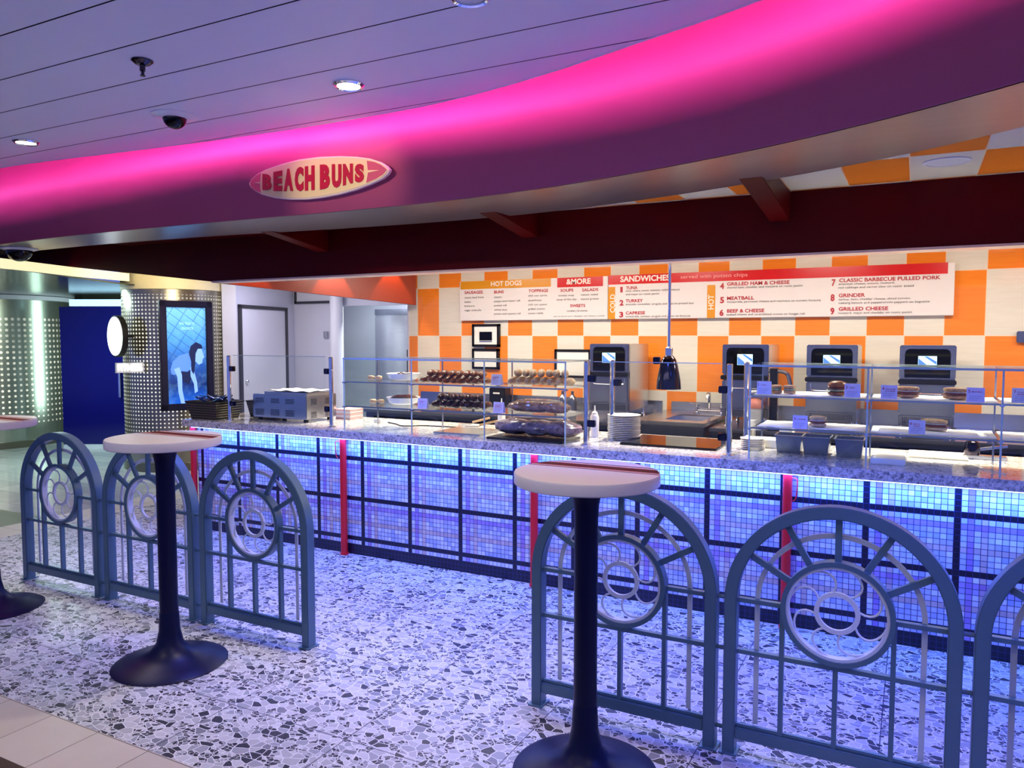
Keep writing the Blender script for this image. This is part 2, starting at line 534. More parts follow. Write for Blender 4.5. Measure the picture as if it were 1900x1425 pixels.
# ------------------------------------------------------------------ mesh helpers
class MB:
    def __init__(s):
        s.bm = bmesh.new()

    def box(s, x0, x1, y0, y1, z0, z1, rot=0.0, piv=None):
        vs = [s.bm.verts.new((x, y, z)) for z in (z0, z1) for y in (y0, y1) for x in (x0, x1)]
        for f in ((0, 2, 3, 1), (4, 5, 7, 6), (0, 1, 5, 4), (1, 3, 7, 5), (3, 2, 6, 7), (2, 0, 4, 6)):
            s.bm.faces.new([vs[i] for i in f])
        if rot:
            p = piv or ((x0 + x1) / 2, (y0 + y1) / 2, 0)
            bmesh.ops.rotate(s.bm, verts=vs, cent=p, matrix=Matrix.Rotation(rot, 3, 'Z'))
        return vs

    def hexa(s, b4, t4):
        vs = [s.bm.verts.new(p) for p in list(b4) + list(t4)]
        for f in ((3, 2, 1, 0), (4, 5, 6, 7), (0, 1, 5, 4), (1, 2, 6, 5), (2, 3, 7, 6), (3, 0, 4, 7)):
            s.bm.faces.new([vs[i] for i in f])
        return vs

    def prism(s, pts, axis, a, b):
        """pts: outline; axis 'y' -> (x,z) outline from y=a to y=b ; 'z' -> (x,y) ; 'x' -> (y,z)"""
        def mk(p, t):
            return {'y': (p[0], t, p[1]), 'z': (p[0], p[1], t), 'x': (t, p[0], p[1])}[axis]
        A = [s.bm.verts.new(mk(p, a)) for p in pts]
        B = [s.bm.verts.new(mk(p, b)) for p in pts]
        n = len(pts)
        s.bm.faces.new(A)
        s.bm.faces.new(B[::-1])
        for i in range(n):
            s.bm.faces.new((A[i], B[i], B[(i + 1) % n], A[(i + 1) % n]))
        return A + B

    def sweep(s, path, section, closed=False, up=None):
        """section: list of (u,v); path: list of Vector; frame from tangent"""
        n = len(path)
        P = [Vector(p) for p in path]
        rings = []
        prev = None
        for i in range(n):
            if closed:
                t = (P[(i + 1) % n] - P[i - 1]).normalized()
            else:
                t = (P[min(i + 1, n - 1)] - P[max(i - 1, 0)]).normalized()
            if up is not None:
                nv = Vector(up)
                nv = (nv - t * nv.dot(t)).normalized()
            elif prev is None:
                a = Vector((0, 0, 1)) if abs(t.z) < 0.9 else Vector((1, 0, 0))
                nv = (a - t * a.dot(t)).normalized()
            else:
                nv = (prev - t * prev.dot(t)).normalized()
            prev = nv
            bn = t.cross(nv)
            rings.append([s.bm.verts.new(P[i] + nv * v + bn * u) for (u, v) in section])
        m = len(section)
        for i in range(n if closed else n - 1):
            A, B = rings[i], rings[(i + 1) % n]
            for j in range(m):
                s.bm.faces.new((A[j], A[(j + 1) % m], B[(j + 1) % m], B[j]))
        if not closed:
            s.bm.faces.new(rings[0][::-1])
            s.bm.faces.new(rings[-1])

    def tube(s, path, r, seg=10, closed=False):
        s.sweep(path, [(r * math.cos(2 * PI * k / seg), r * math.sin(2 * PI * k / seg)) for k in range(seg)], closed)

    def bar(s, a, b, w, d, up=(0, 1, 0)):
        s.sweep([a, b], [(-w / 2, -d / 2), (w / 2, -d / 2), (w / 2, d / 2), (-w / 2, d / 2)], False, up)

    def lathe(s, prof, cx=0, cy=0, seg=32, z=0):
        rings = []
        for r, h in prof:
            if r < 1e-5:
                rings.append([s.bm.verts.new((cx, cy, z + h))])
            else:
                rings.append([s.bm.verts.new((cx + r * math.cos(2 * PI * k / seg), cy + r * math.sin(2 * PI * k / seg), z + h)) for k in range(seg)])
        for A, B in zip(rings, rings[1:]):
            for k in range(seg):
                a = [A[k % len(A)], A[(k + 1) % len(A)]] if len(A) > 1 else [A[0]]
                b_ = [B[(k + 1) % len(B)], B[k % len(B)]] if len(B) > 1 else [B[0]]
                if len(a) + len(b_) > 2:
                    s.bm.faces.new(a + b_)
        for R_ in (rings[0], rings[-1]):
            if len(R_) > 2:
                s.bm.faces.new(R_)

    def blob(s, cx, cy, cz, rx, ry, rz, seg=14, rings=9, jitter=0.0, rot=0.0, sq=1.0):
        rn = random.Random(int((cx * 31 + cy * 17 + cz * 7) * 1000))
        vs = []
        R_ = []
        for i in range(rings + 1):
            ph = -PI / 2 + PI * i / rings
            cph, sph = math.cos(ph), math.sin(ph)
            sz = math.copysign(abs(sph) ** sq, sph)
            cz_ = abs(cph) ** sq
            if i in (0, rings):
                R_.append([s.bm.verts.new((cx, cy, cz + rz * sz))])
                vs += R_[-1]
                continue
            row = []
            for k in range(seg):
                t = 2 * PI * k / seg
                j = 1 + rn.uniform(-jitter, jitter)
                x, y = rx * cz_ * math.cos(t) * j, ry * cz_ * math.sin(t) * j
                row.append(s.bm.verts.new((cx + x, cy + y, cz + rz * sz * j)))
            R_.append(row)
            vs += row
        for A, B in zip(R_, R_[1:]):
            for k in range(seg):
                a = [A[k % len(A)], A[(k + 1) % len(A)]] if len(A) > 1 else [A[0]]
                b_ = [B[(k + 1) % len(B)], B[k % len(B)]] if len(B) > 1 else [B[0]]
                s.bm.faces.new(a + b_)
        if rot:
            bmesh.ops.rotate(s.bm, verts=vs, cent=(cx, cy, cz), matrix=Matrix.Rotation(rot, 3, 'Z'))

    def build(s, name, mat, parent=None, bevel=0.0, smooth=True, ang=35, origin=None):
        bm = s.bm
        bmesh.ops.recalc_face_normals(bm, faces=bm.faces[:])
        if bevel:
            es = [e for e in bm.edges if len(e.link_faces) == 2 and e.calc_face_angle(0) > math.radians(50)]
            bmesh.ops.bevel(bm, geom=es, offset=bevel, segments=2, affect='EDGES', clamp_overlap=True)
        if smooth:
            for f in bm.faces:
                f.smooth = True
            for e in bm.edges:
                if len(e.link_faces) == 2:
                    e.smooth = e.calc_face_angle(0) < math.radians(ang)
        if origin is not None:
            bmesh.ops.translate(bm, verts=bm.verts[:], vec=-Vector(origin))
        me = bpy.data.meshes.new(name)
        bm.to_mesh(me)
        bm.free()
        if isinstance(mat, str):
            mat = mt[mat]
        me.materials.append(mat)
        o = bpy.data.objects.new(name, me)
        COL.objects.link(o)
        if origin is not None:
            o.location = origin
        if parent is not None:
            o.parent = parent
        return o


def tag(o, label=None, cat=None, group=None, kind=None):
    if label: o['label'] = label
    if cat: o['category'] = cat
    if group: o['group'] = group
    if kind: o['kind'] = kind
    return o


def thing(name, label, cat, loc=(0, 0, 0), rz=0.0, group=None):
    o = bpy.data.objects.new(name, None)
    o.empty_display_size = 0.1
    COL.objects.link(o)
    o.location = loc
    o.rotation_euler = (0, 0, rz)
    return tag(o, label, cat, group)


def structure(o, label=None, cat=None):
    o['kind'] = 'structure'
    if label: o['label'] = label
    if cat: o['category'] = cat
    return o


KIDS = {}


def dup(root, loc, rz=0.0, label=None, group=None):
    allobs = [o for o in bpy.data.objects if o.parent is not None]
    def rec(src, par):
        c = src.copy()
        COL.objects.link(c)
        c.parent = par
        for ch in [o for o in allobs if o.parent == src]:
            rec(ch, c)
        return c
    r = rec(root, None)
    r.location = loc
    r.rotation_euler = (0, 0, rz)
    if label: r['label'] = label
    if group: r['group'] = group
    return r


def catmull(pts, n=8):
    P = [Vector(p) for p in pts]
    P = [P[0] * 2 - P[1]] + P + [P[-1] * 2 - P[-2]]
    out = []
    for i in range(1, len(P) - 2):
        for k in range(n):
            t = k / n
            a, b_, c, d = P[i - 1], P[i], P[i + 1], P[i + 2]
            out.append(0.5 * ((2 * b_) + (c - a) * t + (2 * a - 5 * b_ + 4 * c - d) * t * t + (3 * b_ - a - 3 * c + d) * t ** 3))
    out.append(P[-2])
    return out


_glyph = {}


def glyphs(s, bold=0.0):
    key = (s, bold)
    if key not in _glyph:
        cu = bpy.data.curves.new('t', 'FONT')
        cu.body = s
        cu.size = 1.0
        cu.resolution_u = 3
        cu.offset = bold
        ob = bpy.data.objects.new('t', cu)
        COL.objects.link(ob)
        bpy.context.view_layer.update()
        dg = bpy.context.evaluated_depsgraph_get()
        me = bpy.data.meshes.new_from_object(ob.evaluated_get(dg))
        vs = [v.co.copy() for v in me.vertices]
        fs = [tuple(p.vertices) for p in me.polygons]
        bpy.data.objects.remove(ob)
        bpy.data.curves.remove(cu)
        bpy.data.meshes.remove(me)
        _glyph[key] = (vs, fs)
    return _glyph[key]


def put_text(mb, s, x, z, Y, cap, width=None, bold=0.0, rot90=False, fn=None):
    """flat lettering on a plane facing -Y, lower left at x,z, capital height cap"""
    vs, fs = glyphs(s, bold)
    if not vs:
        return
    x0 = min(v.x for v in vs)
    x1 = max(v.x for v in vs)
    k = cap / 0.70
    kx = width / (x1 - x0) if width else k
    out = []
    for v in vs:
        u, w = (v.x - x0) * kx, v.y * k
        if rot90:
            p = (x - w, Y, z + u)
        else:
            p = (x + u, Y, z + w)
        out.append(mb.bm.verts.new(fn(p) if fn else p))
    for f in fs:
        try:
            mb.bm.faces.new([out[i] for i in f])
        except ValueError:
            pass


# ================================================================== SETTING
# ---- floor
def ngon(name, pts, z, mat, thick=0.05):
    m = MB()
    m.prism(pts, 'z', z - thick, z)
    return structure(m.build(name, mat, smooth=False))


ngon('floor', [(-6.12, 1.815), (3.5, 1.815), (3.5, 5.0), (-6.12, 5.0)], 0, 'terrazzo')
ngon('floor_stone_border', [(-6.47, 1.535), (3.5, 1.535), (3.5, 1.815), (-6.12, 1.815), (-6.12, 5.0), (-6.47, 5.0)], 0, 'border')
ngon('floor_wood', [(-14, -2.5), (3.5, -2.5), (3.5, 1.535), (-6.47, 1.535), (-6.47, 3.85), (-14, 3.85)], 0, 'wood')
ngon('floor_pale_slabs', [(-14, 3.85), (-6.47, 3.85), (-6.47, 5.0), (-5.0, 5.0), (-5.0, 5.4), (3.5, 5.4), (3.5, 10.5), (-14, 10.5)], 0, 'slab')
ngon('floor_kitchen', [(-5.0, 5.0), (3.5, 5.0), (3.5, 5.4), (-5.0, 5.4)], 0, 'slab')

# ---- ceiling curves
ZC, ZB, ZK = 2.735, 2.262, 2.342
Fp = [(-9.2, 3.95), (-7.8, 3.66), (-7.0, 3.56)] + [(-6.371, 3.513), (-5.605, 3.465), (-4.96, 3.452), (-4.426, 3.461), (-3.938, 3.474), (-3.474, 3.49), (-3.103, 3.51), (-2.482, 3.512), (-2.051, 3.486), (-1.653, 3.431), (-1.342, 3.360), (-1.058, 3.278), (-0.802, 3.192), (-0.573, 3.104), (-0.367, 3.010), (-0.183, 2.914), (-0.021, 2.820), (0.122, 2.727), (0.249, 2.637)] + [(0.7, 2.27), (1.1, 1.87), (1.5, 1.35), (1.8, 0.7)]
Ip = [(-9.3, 4.35), (-8.0, 4.08), (-7.212, 3.973), (-6.651, 3.926), (-5.591, 3.900), (-4.485, 3.954), (-3.807, 4.035), (-3.152, 4.102), (-2.517, 4.128), (-1.973, 4.098), (-1.449, 4.005), (-0.971, 3.868), (-0.564, 3.714), (-0.22, 3.556), (0.069, 3.385), (0.307, 3.204), (0.8, 2.82), (1.35, 2.3), (1.85, 1.7), (2.2, 0.9)]
Lp = [(-9.2, 3.72), (-7.8, 3.44), (-7.0, 3.33), (-5.889, 3.275), (-5.309, 3.305), (-4.805, 3.355), (-4.111, 3.420), (-3.457, 3.462), (-3.044, 3.470), (-2.442, 3.458), (-2.004, 3.405), (-1.591, 3.308), (-1.286, 3.212), (-1.012, 3.118), (-0.771, 3.040), (-0.558, 2.958), (-0.3, 2.85), (0.0, 2.70), (0.25, 2.53), (0.65, 2.20), (1.05, 1.80), (1.42, 1.3), (1.7, 0.7)]
KF, KL = 0.732 / 0.72, 1.205 / 1.215
Fp = [(a * KF, b * KF) for a, b in Fp]
Ip = [(a * KF, b * KF) for a, b in Ip]
Lp = [(a * KL, b * KL) for a, b in Lp]
Fc, Ic, Lc = catmull([(a, b, 0) for a, b in Fp]), catmull([(a, b, 0) for a, b in Ip]), catmull([(a, b, 0) for a, b in Lp])
Lx = np.array([p.x for p in Lc])
Ly = np.array([p.y for p in Lc])


def lip(x):
    return float(np.interp(x, Lx, Ly))


# planked main ceiling, cut along the curved lip
m = MB()
g0 = 3.39 - 0.308 * 20
xs = np.arange(-9.2, 1.71, 0.06)
for k in range(0, 22):
    y0, y1 = g0 + 0.308 * k + 0.004, g0 + 0.308 * (k + 1) - 0.004
    for a, b_ in zip(xs, xs[1:]):
        ta, tb = min(y1, lip(a)), min(y1, lip(b_))
        if ta <= y0 and tb <= y0:
            continue
        ta, tb = max(ta, y0), max(tb, y0)
        if ta - y0 < 1e-4:
            pts = [(a, y0), (b_, y0), (b_, tb)]
        elif tb - y0 < 1e-4:
            pts = [(a, y0), (b_, y0), (a, ta)]
        else:
            pts = [(a, y0), (b_, y0), (b_, tb), (a, ta)]
        m.bm.faces.new([m.bm.verts.new((p[0], p[1], ZC)) for p in pts])
m.box(1.7, 4.0, g0, 1.3, ZC, ZC + 0.02)
bmesh.ops.remove_doubles(m.bm, verts=m.bm.verts[:], dist=0.0005)
structure(m.build('ceiling', 'plank', smooth=False))
m = MB()
n_ = len(xs)
for a, b_ in zip(xs, xs[1:]):
    m.bm.faces.new([m.bm.verts.new(p) for p in ((a, g0, ZC + 0.012), (b_, g0, ZC + 0.012), (b_, lip(b_) - 0.005, ZC + 0.012), (a, lip(a) - 0.005, ZC + 0.012))])
structure(m.build('ceiling_groove_backing', 'groove', smooth=False))
m = MB()
m.sweep([Vector((p.x, p.y, ZC + 0.012)) for p in Lc], [(-0.006, -0.014), (0.006, -0.014), (0.006, 0.05), (-0.006, 0.05)], up=(0, 0, 1))
structure(m.build('trim_1', 'plank'))
# unseen cap added over fascia and kitchen to stop light leaks
m = MB()
m.box(-14, 4.0, -3.0, 10.5, 2.98, 3.02)
structure(m.build('ceiling_leak_cap', 'groove'))

# curved plum fascia and metal soffit
m = MB()
Fv = [Vector((p.x, p.y, 0)) for p in Fc]
A = [m.bm.verts.new((p.x, p.y, ZB)) for p in Fv]
B = [m.bm.verts.new((p.x, p.y, 2.975)) for p in Fv]
for i in range(len(A) - 1):
    m.bm.faces.new((A[i], A[i + 1], B[i + 1], B[i]))
fo = m.build('curved_fascia', 'fascia')
md = fo.modifiers.new('thickness', 'SOLIDIFY')
md.thickness = 0.02
md.offset = 0
tag(fo, 'curved plum fascia under a magenta cove, carrying the surfboard sign', 'fascia', kind='structure')
m = MB()
n1 = 90
def resamp(c, n):
    P = np.array([[p.x, p.y] for p in c])
    d = np.r_[0, np.cumsum(np.hypot(*np.diff(P, axis=0).T))]
    t = np.linspace(0, d[-1], n)
    return np.c_[np.interp(t, d, P[:, 0]), np.interp(t, d, P[:, 1])]
RF, RI = resamp(Fc, n1), resamp(Ic, n1)
A = [m.bm.verts.new((p[0], p[1], ZB)) for p in RF]
B = [m.bm.verts.new((p[0], p[1], ZB)) for p in RI]
T_ = [m.bm.verts.new((p[0], p[1], ZB + 0.10)) for p in RI]
for i in range(n1 - 1):
    m.bm.faces.new((A[i], B[i], B[i + 1], A[i + 1]))
    m.bm.faces.new((B[i], T_[i], T_[i + 1], B[i + 1]))
so = m.build('curved_soffit', 'soffit')
tag(so, 'brushed metal underside running along the bottom of the plum fascia', 'soffit', kind='structure')
# LED strip behind the ceiling lip
m = MB()
led = [Vector((p.x, p.y + 0.020, ZC + 0.036)) for p in Lc[4:-6:2]]
m.sweep(led, [(-0.006, -0.004), (0.006, -0.004), (0.006, 0.004), (-0.006, 0.004)], up=(0, 0, 1))
tag(m.build('cove_light_strip', 'pink_led'), 'magenta light strip tucked behind the curved ceiling edge above the fascia', 'light strip')

# checker ceiling inside the servery
m = MB()
fcx, fcy = np.array([p.x for p in Fc]), np.array([p.y for p in Fc])
gx = [x_ for x_ in np.arange(-6.3, 1.79, 0.07)]
m2 = MB()
for a, b_ in zip(gx, gx[1:]):
    ya, yb = float(np.interp(a, fcx, fcy)) + 0.02, float(np.interp(b_, fcx, fcy)) + 0.02
    if b_ < -2.45:
        m2.bm.faces.new([m2.bm.verts.new(p) for p in ((a, ya, ZK), (b_, yb, ZK), (b_, 4.60, ZK), (a, 4.60, ZK))])
        continue
    m.bm.faces.new([m.bm.verts.new(p) for p in ((a, ya, ZK), (b_, yb, ZK), (b_, 4.60, ZK), (a, 4.60, ZK))])
bmesh.ops.remove_doubles(m.bm, verts=m.bm.verts[:], dist=0.0005)
structure(m.build('ceiling_checker', 'ceiling_tile', smooth=False))
bmesh.ops.remove_doubles(m2.bm, verts=m2.bm.verts[:], dist=0.0005)
structure(m2.build('ceiling_dark', 'beam', smooth=False))
m = MB()
m.box(-6.3, 3.5, 4.60, 6.6, ZK, ZK + 0.02)
structure(m.build('ceiling_kitchen', 'ceiling_tile', smooth=False))
m = MB()
m.box(-8.2, -4.5, 6.62, 9.4, ZK, ZK + 0.02)
structure(m.build('ceiling_corridor', 'white_wall', smooth=False))

# dark red beam with pale lower trim, its left run rising over the passage
t = thing('beam', 'long dark red lacquered beam running above the serving counter', 'beam', (0, 0, 0))
t['kind'] = 'structure'
m = MB()
m.box(-5.27, 3.4, 4.60, 4.74, 1.995, ZK - 0.001)
m.build('beam_face', 'beam', t)
m = MB()
m.hexa([(-5.27, 4.60, 1.99), (-5.27, 4.66, 1.99), (-8.6, 4.66, 2.345), (-8.6, 4.60, 2.345)], [(-5.27, 4.60, 2.9), (-5.27, 4.66, 2.9), (-8.6, 4.66, 2.9), (-8.6, 4.60, 2.9)])
m.build('rising_end_panel', 'beam', t)
m = MB()
m.box(-5.27, 3.4, 4.595, 4.745, 1.982, 1.995)
m.build('lower_trim', 'beam_trim', t)
# brackets between soffit and beam
for i, (bx, ys, lb) in enumerate(((-0.70, 3.62, 'dark red bracket beside the checkered ceiling tiles, rightmost of three under the soffit'), (-2.27, 3.95, 'dark red bracket under the soffit, middle one of three above the counter'), (-4.05, 3.95, 'dark red bracket under the soffit, leftmost of three near the orange panel'))):
    m = MB()
    m.prism([(ys, 2.270), (4.598, 2.178), (4.598, ZK - 0.002), (ys, ZK - 0.002)], 'x', bx - 0.055, bx + 0.055)
    tag(m.build('ceiling_bracket', 'beam', bevel=0.003), lb, 'bracket', 'brackets between soffit and beam')

# orange return panel at the left of the kitchen
m = MB()
a, b_ = Vector((-5.435, 4.76, 1.998)), Vector((-4.457, 6.42, 1.843))
w = Vector((-0.03, 0.0, 0))
m.hexa([a + w, a, b_, b_ + w], [Vector((p.x, p.y, ZK - 0.001)) for p in (a + w, a, b_, b_ + w)])
tag(m.build('orange_return_panel', 'orange', bevel=0.002), 'burnt orange hanging panel lit by scallops left of the tiled wall', 'panel', kind='structure')
dv = (b_ - a)
nrm = Vector((dv.y, -dv.x, 0)).normalized()
for tt, en in ((0.16, 16), (0.55, 24), (0.86, 14)):
    p = a + dv * tt + nrm * 0.10
    spot('scallop_light', (p.x, p.y, 2.325), (p.x - nrm.x * 0.05, p.y - nrm.y * 0.05, 1.6), en, (1.0, 0.62, 0.28), 62, 0.25, 0.01)

# ---- back wall, tiled
m = MB()
m.box(-4.60, 3.4, 6.50, 6.62, 0, ZK)
structure(m.build('wall_back', 'wall_tile', smooth=False))
m = MB()
m.box(-4.615, -4.60, 6.49, 6.63, 0, ZK)
structure(m.build('trim_2', 'white_wall'))
m = MB()
m.box(3.4, 3.5, 4.3, 6.62, 0, ZK)
structure(m.build('wall_right', 'wall_tile', smooth=False))

# ---- white service walls at left
Aa, Ab = Vector((-7.19, 6.60, 0)), Vector((-7.58, 7.99, 0))


def wall_seg(name, p, q, z0, z1, mat, th=0.08, parent=None, side=1):
    m = MB()
    d = (q - p).normalized()
    nn = Vector((-d.y, d.x, 0)) * th * side
    m.hexa([Vector((v.x, v.y, z0)) for v in (p, q, q + nn, p + nn)], [Vector((v.x, v.y, z1)) for v in (p, q, q + nn, p + nn)])
    return m.build(name, mat, parent, smooth=False)


structure(wall_seg('wall_left', Aa, Ab, 0, ZK, 'white_wall', side=1))
structure(wall_seg('wall_service', Ab, Vector((-6.78, 7.99, 0)), 0, ZK, 'white_wall', side=1))
structure(wall_seg('wall_service_header', Vector((-6.78, 7.99, 0)), Vector((-4.6, 7.99, 0)), 1.93, ZK, 'white_wall'))
structure(wall_seg('wall_service_right', Vector((-5.43, 7.99, 0)), Vector((-4.6, 7.99, 0)), 0, 1.93, 'white_wall'))
structure(wall_seg('wall_pantry', Vector((-7.9, 9.3, 0)), Vector((-4.4, 9.3, 0)), 0, ZK, 'white_wall'))
structure(wall_seg('wall_drum_end', Vector((-7.26, 6.47, 0)), Aa + Vector((0.02, 0.0, 0)), 0, ZK, 'white_wall'))
# door in the left service wall
dA = (Ab - Aa).normalized()
nA = Vector((dA.y, -dA.x, 0))
dr = bpy.data.objects.new('door_1', None)
COL.objects.link(dr)
tag(dr, 'white service door in a dark frame left of the kitchen', 'door', kind='structure')
dr.location = Aa
def onA(u, z, off=0.0):
    v = dA * u - Vector((-dA.y, dA.x, 0)) * off
    return Vector((v.x, v.y, z))
m = MB()
u0, u1 = 0.055, 1.22
for (ua, ub, za, zb) in ((u0, u0 + 0.05, 0, 1.912), (u1 - 0.05, u1, 0, 1.912), (u0, u1, 1.87, 1.912)):
    m.hexa([onA(ua, za), onA(ub, za), onA(ub, za, 0.03), onA(ua, za, 0.03)], [onA(ua, zb), onA(ub, zb), onA(ub, zb, 0.03), onA(ua, zb, 0.03)])
m.build('door_frame', 'dark_trim', dr)
m = MB()
m.hexa([onA(u0 + .05, 0.01), onA(u1 - .05, .01), onA(u1 - .05, .01, 0.015), onA(u0 + .05, .01, 0.015)], [onA(u0 + .05, 1.87), onA(u1 - .05, 1.87), onA(u1 - .05, 1.87, 0.015), onA(u0 + .05, 1.87, 0.015)])
m.build('door_leaf', 'door_white', dr)
m = MB()
q = onA(u0 + 0.14, 0.98, 0.02)
m.blob(q.x, q.y, q.z, 0.03, 0.03, 0.03)
m.build('door_handle', 'chrome', dr)
# thermostat, framed panel over the opening
m = MB()
q = on_y(605, 621, 7.97)
m.box(q.x - 0.04, q.x + 0.04, 7.955, 7.988, q.z - 0.045, q.z + 0.045)
tag(m.build('wall_switch', 'steel', bevel=0.006), 'small grey switch plate on the white wall beside the pantry opening', 'switch')
t = thing('framed_hatch', 'white hatch panel in a dark frame above the service wall', 'hatch', (0, 0, 0))
qa, qb = on_y(547, 543, 7.97), on_y(620, 562, 7.97)
m = MB()
for bx in ((qa.x, qb.x, qb.z, qb.z + 0.03), (qa.x, qa.x + 0.03, qb.z, 2.33), (qb.x - 0.03, qb.x, qb.z, 2.33)):
    m.box(bx[0], bx[1], 7.955, 7.989, bx[2], bx[3])
m.build('frame', 'dark_trim', t)
m = MB()
m.box(qa.x + 0.03, qb.x - 0.03, 7.972, 7.989, qb.z + 0.03, 2.33)
m.build('hatch_panel', 'door_white', t)
# steel round corner post and fridge
m = MB()
m.lathe([(0.085, 0.0), (0.085, ZK)], -6.72, 7.86, 24)
tag(m.build('corner_guard_column', 'white_plastic'), 'round pale corner column between the white wall and the pantry opening', 'column')
t = thing('pantry_refrigerator', 'tall stainless two-door refrigerator inside the pantry opening', 'refrigerator', (-6.02, 8.55, 0))
m = MB(); m.box(-0.62, 0.62, 0.03, 0.65, 0.08, 1.90); m.build('body', 'steel', t, bevel=0.004)
for sx in (0, 1):
    m = MB(); m.box(-0.61 + sx * 0.615, -0.005 + sx * 0.61, 0, 0.03, 0.10, 1.80); dd = m.build('door', 'steel', t, bevel=0.006)
    m = MB(); hx = -0.04 if sx == 0 else 0.04
    m.bar((hx, -0.03, 0.9), (hx, -0.03, 1.35), 0.016, 0.02); m.bar((hx, 0, 0.93), (hx, -0.03, 0.93), 0.012, 0.012, (0, 0, 1)); m.bar((hx, 0, 1.32), (hx, -0.03, 1.32), 0.012, 0.012, (0, 0, 1))
    h_ = m.build('handle', 'black', dd)
m = MB(); m.box(-0.61, 0.61, 0.0, 0.03, 1.82, 1.90); m.build('vent_strip', 'steel_dark', t)
for fx in (-0.5, 0.5):
    for fy in (0.1, 0.55):
        m = MB(); m.box(fx - 0.03, fx + 0.03, fy - 0.03, fy + 0.03, 0, 0.08)
        m.build('foot', 'black', t)

# ---- passage at far left
# passage ceiling
m = MB()
m.prism([(-6.72, 3.70), (-7.25, 4.66), (-7.75, 5.62), (-7.6, 6.4), (-9.4, 9.2), (-14, 9.2), (-14, 3.7)], 'z', 2.095, 2.11)
structure(m.build('ceiling_passage', 'green_ceiling', smooth=False))
# cream valance ring round it, its cove light given as emission
m = MB()
vp = [Vector((-6.715, 3.70, 0)), Vector((-7.24, 4.66, 0)), Vector((-7.74, 5.62, 0))]
hts = [2.175, 2.197, 2.225]
low = [2.093, 2.110, 2.140]
for i in range(2):
    p, q = vp[i], vp[i + 1]
    m.hexa([(p.x, p.y, low[i]), (q.x, q.y, low[i + 1]), (q.x - 0.02, q.y, low[i + 1]), (p.x - 0.02, p.y, low[i])], [(p.x, p.y, hts[i]), (q.x, q.y, hts[i + 1]), (q.x - 0.02, q.y, hts[i + 1]), (p.x - 0.02, p.y, hts[i])])
tag(m.build('glowing_valance', 'cream_cove', smooth=False), 'cream valance edge of the passage ceiling at far left, cove light given as its own glow', 'valance')

# drum with poster
pL, pR = Vector((-7.408, 5.711, 0)), Vector((-7.217, 6.263, 0))
dP = (pR - pL).normalized()
nP = Vector((dP.y, -dP.x, 0))          # towards the viewer
RD = 0.56
cD = (pL + pR) / 2 + dP * 0.08 - nP * (RD - 0.01)
def drum(name, c, r, z1, z0d, z1d, base, label, a0, a1, hole_r=None, su=0.056):
    t = thing(name, label, 'wall drum', (c.x, c.y, 0))
    m = MB()
    N = 72
    A = []
    for i in range(N + 1):
        an = a0 + (a1 - a0) * i / N
        A.append((r * math.cos(an), r * math.sin(an)))
    lo = [m.bm.verts.new((p[0], p[1], 0.0)) for p in A]
    hi = [m.bm.verts.new((p[0], p[1], z1)) for p in A]
    for i in range(N):
        m.bm.faces.new((lo[i], lo[i + 1], hi[i + 1], hi[i]))
    ctop, cbot = m.bm.verts.new((0, 0, z1)), m.bm.verts.new((0, 0, 0.0))
    for i in range(N):
        m.bm.faces.new((hi[i], hi[i + 1], ctop))
        m.bm.faces.new((lo[i + 1], lo[i], cbot))
    m.bm.faces.new((lo[0], hi[0], ctop, cbot))
    m.bm.faces.new((hi[-1], lo[-1], cbot, ctop))
    m.build('perforated_skin', mat_perforated('perforated_' + name, r, base, z0d, z1d, su=su), t)
    m = MB()
    m.lathe([(r + 0.02, 0), (r + 0.02, 0.09), (r - 0.02, 0.10)], 0, 0, 64)
    m.build('plinth', 'olive', t)
    return t
ang = math.atan2(nP.y, nP.x)
drum('perforated_drum_wall', cD, RD, 2.055, 0.22, 2.0, (0.34, 0.31, 0.24), 'curved perforated metal drum carrying the framed blue poster', ang - 2.2, ang + 1.5, su=0.044)
m = MB()
m.lathe([(RD - 0.01, 2.056), (RD + 0.005, 2.06), (RD + 0.005, 2.34)], cD.x, cD.y, 64)
tag(m.build('cream_drum_header', M('warm_cream_plaster', (0.80, 0.70, 0.45), 0.5)), 'cream lit band above the poster drum', 'header band', kind='structure')
cL = Vector((-12.0, 6.3, 0))
drum('round_metal_wall', cL, 1.15, 2.03, 0.28, 1.80, (0.42, 0.46, 0.38), 'large round perforated silver wall at the far left edge', -2.6, 1.6, su=0.075)
m = MB()
m.lathe([(1.13, 2.032), (1.20, 2.032), (1.20, 2.09), (1.13, 2.09)], cL.x, cL.y, 64)
structure(m.build('trim_3', 'white_plastic'))

# poster
t = thing('framed_poster', 'framed blue poster of a person kneeling under a glass roof, on the perforated drum', 'poster', pL + nP * 0.03)
wP = (pR - pL).length
rzP = math.atan2(dP.y, dP.x)
t.rotation_euler = (0, 0, rzP)
z0p, z1p = 0.70, 1.927
fr = 0.075
m = MB()
for bx in ((0, wP, z0p, z0p + fr), (0, wP, z1p - fr, z1p), (0, fr, z0p, z1p), (wP - fr, wP, z0p, z1p)):
    m.box(bx[0], bx[1], -0.03, 0.03, bx[2], bx[3])
m.build('frame', 'poster_frame', t, bevel=0.008)
m = MB()
m.box(fr, wP - fr, -0.002, 0.02, z0p + fr, z1p - fr)
ps = m.build('print', 'poster', t, smooth=False, origin=(wP / 2, 0, (z0p + z1p) / 2))
def flat(pts, y, name, mat, par):
    m = MB()
    m.prism([(p[0], p[1]) for p in pts], 'y', y, y + 0.001)
    return m.build(name, mat, par, smooth=False)
iw, ih = wP - 2 * fr, z1p - z0p - 2 * fr
def pp(u, v): return ((u - 0.5) * iw, (v - 0.5) * ih)
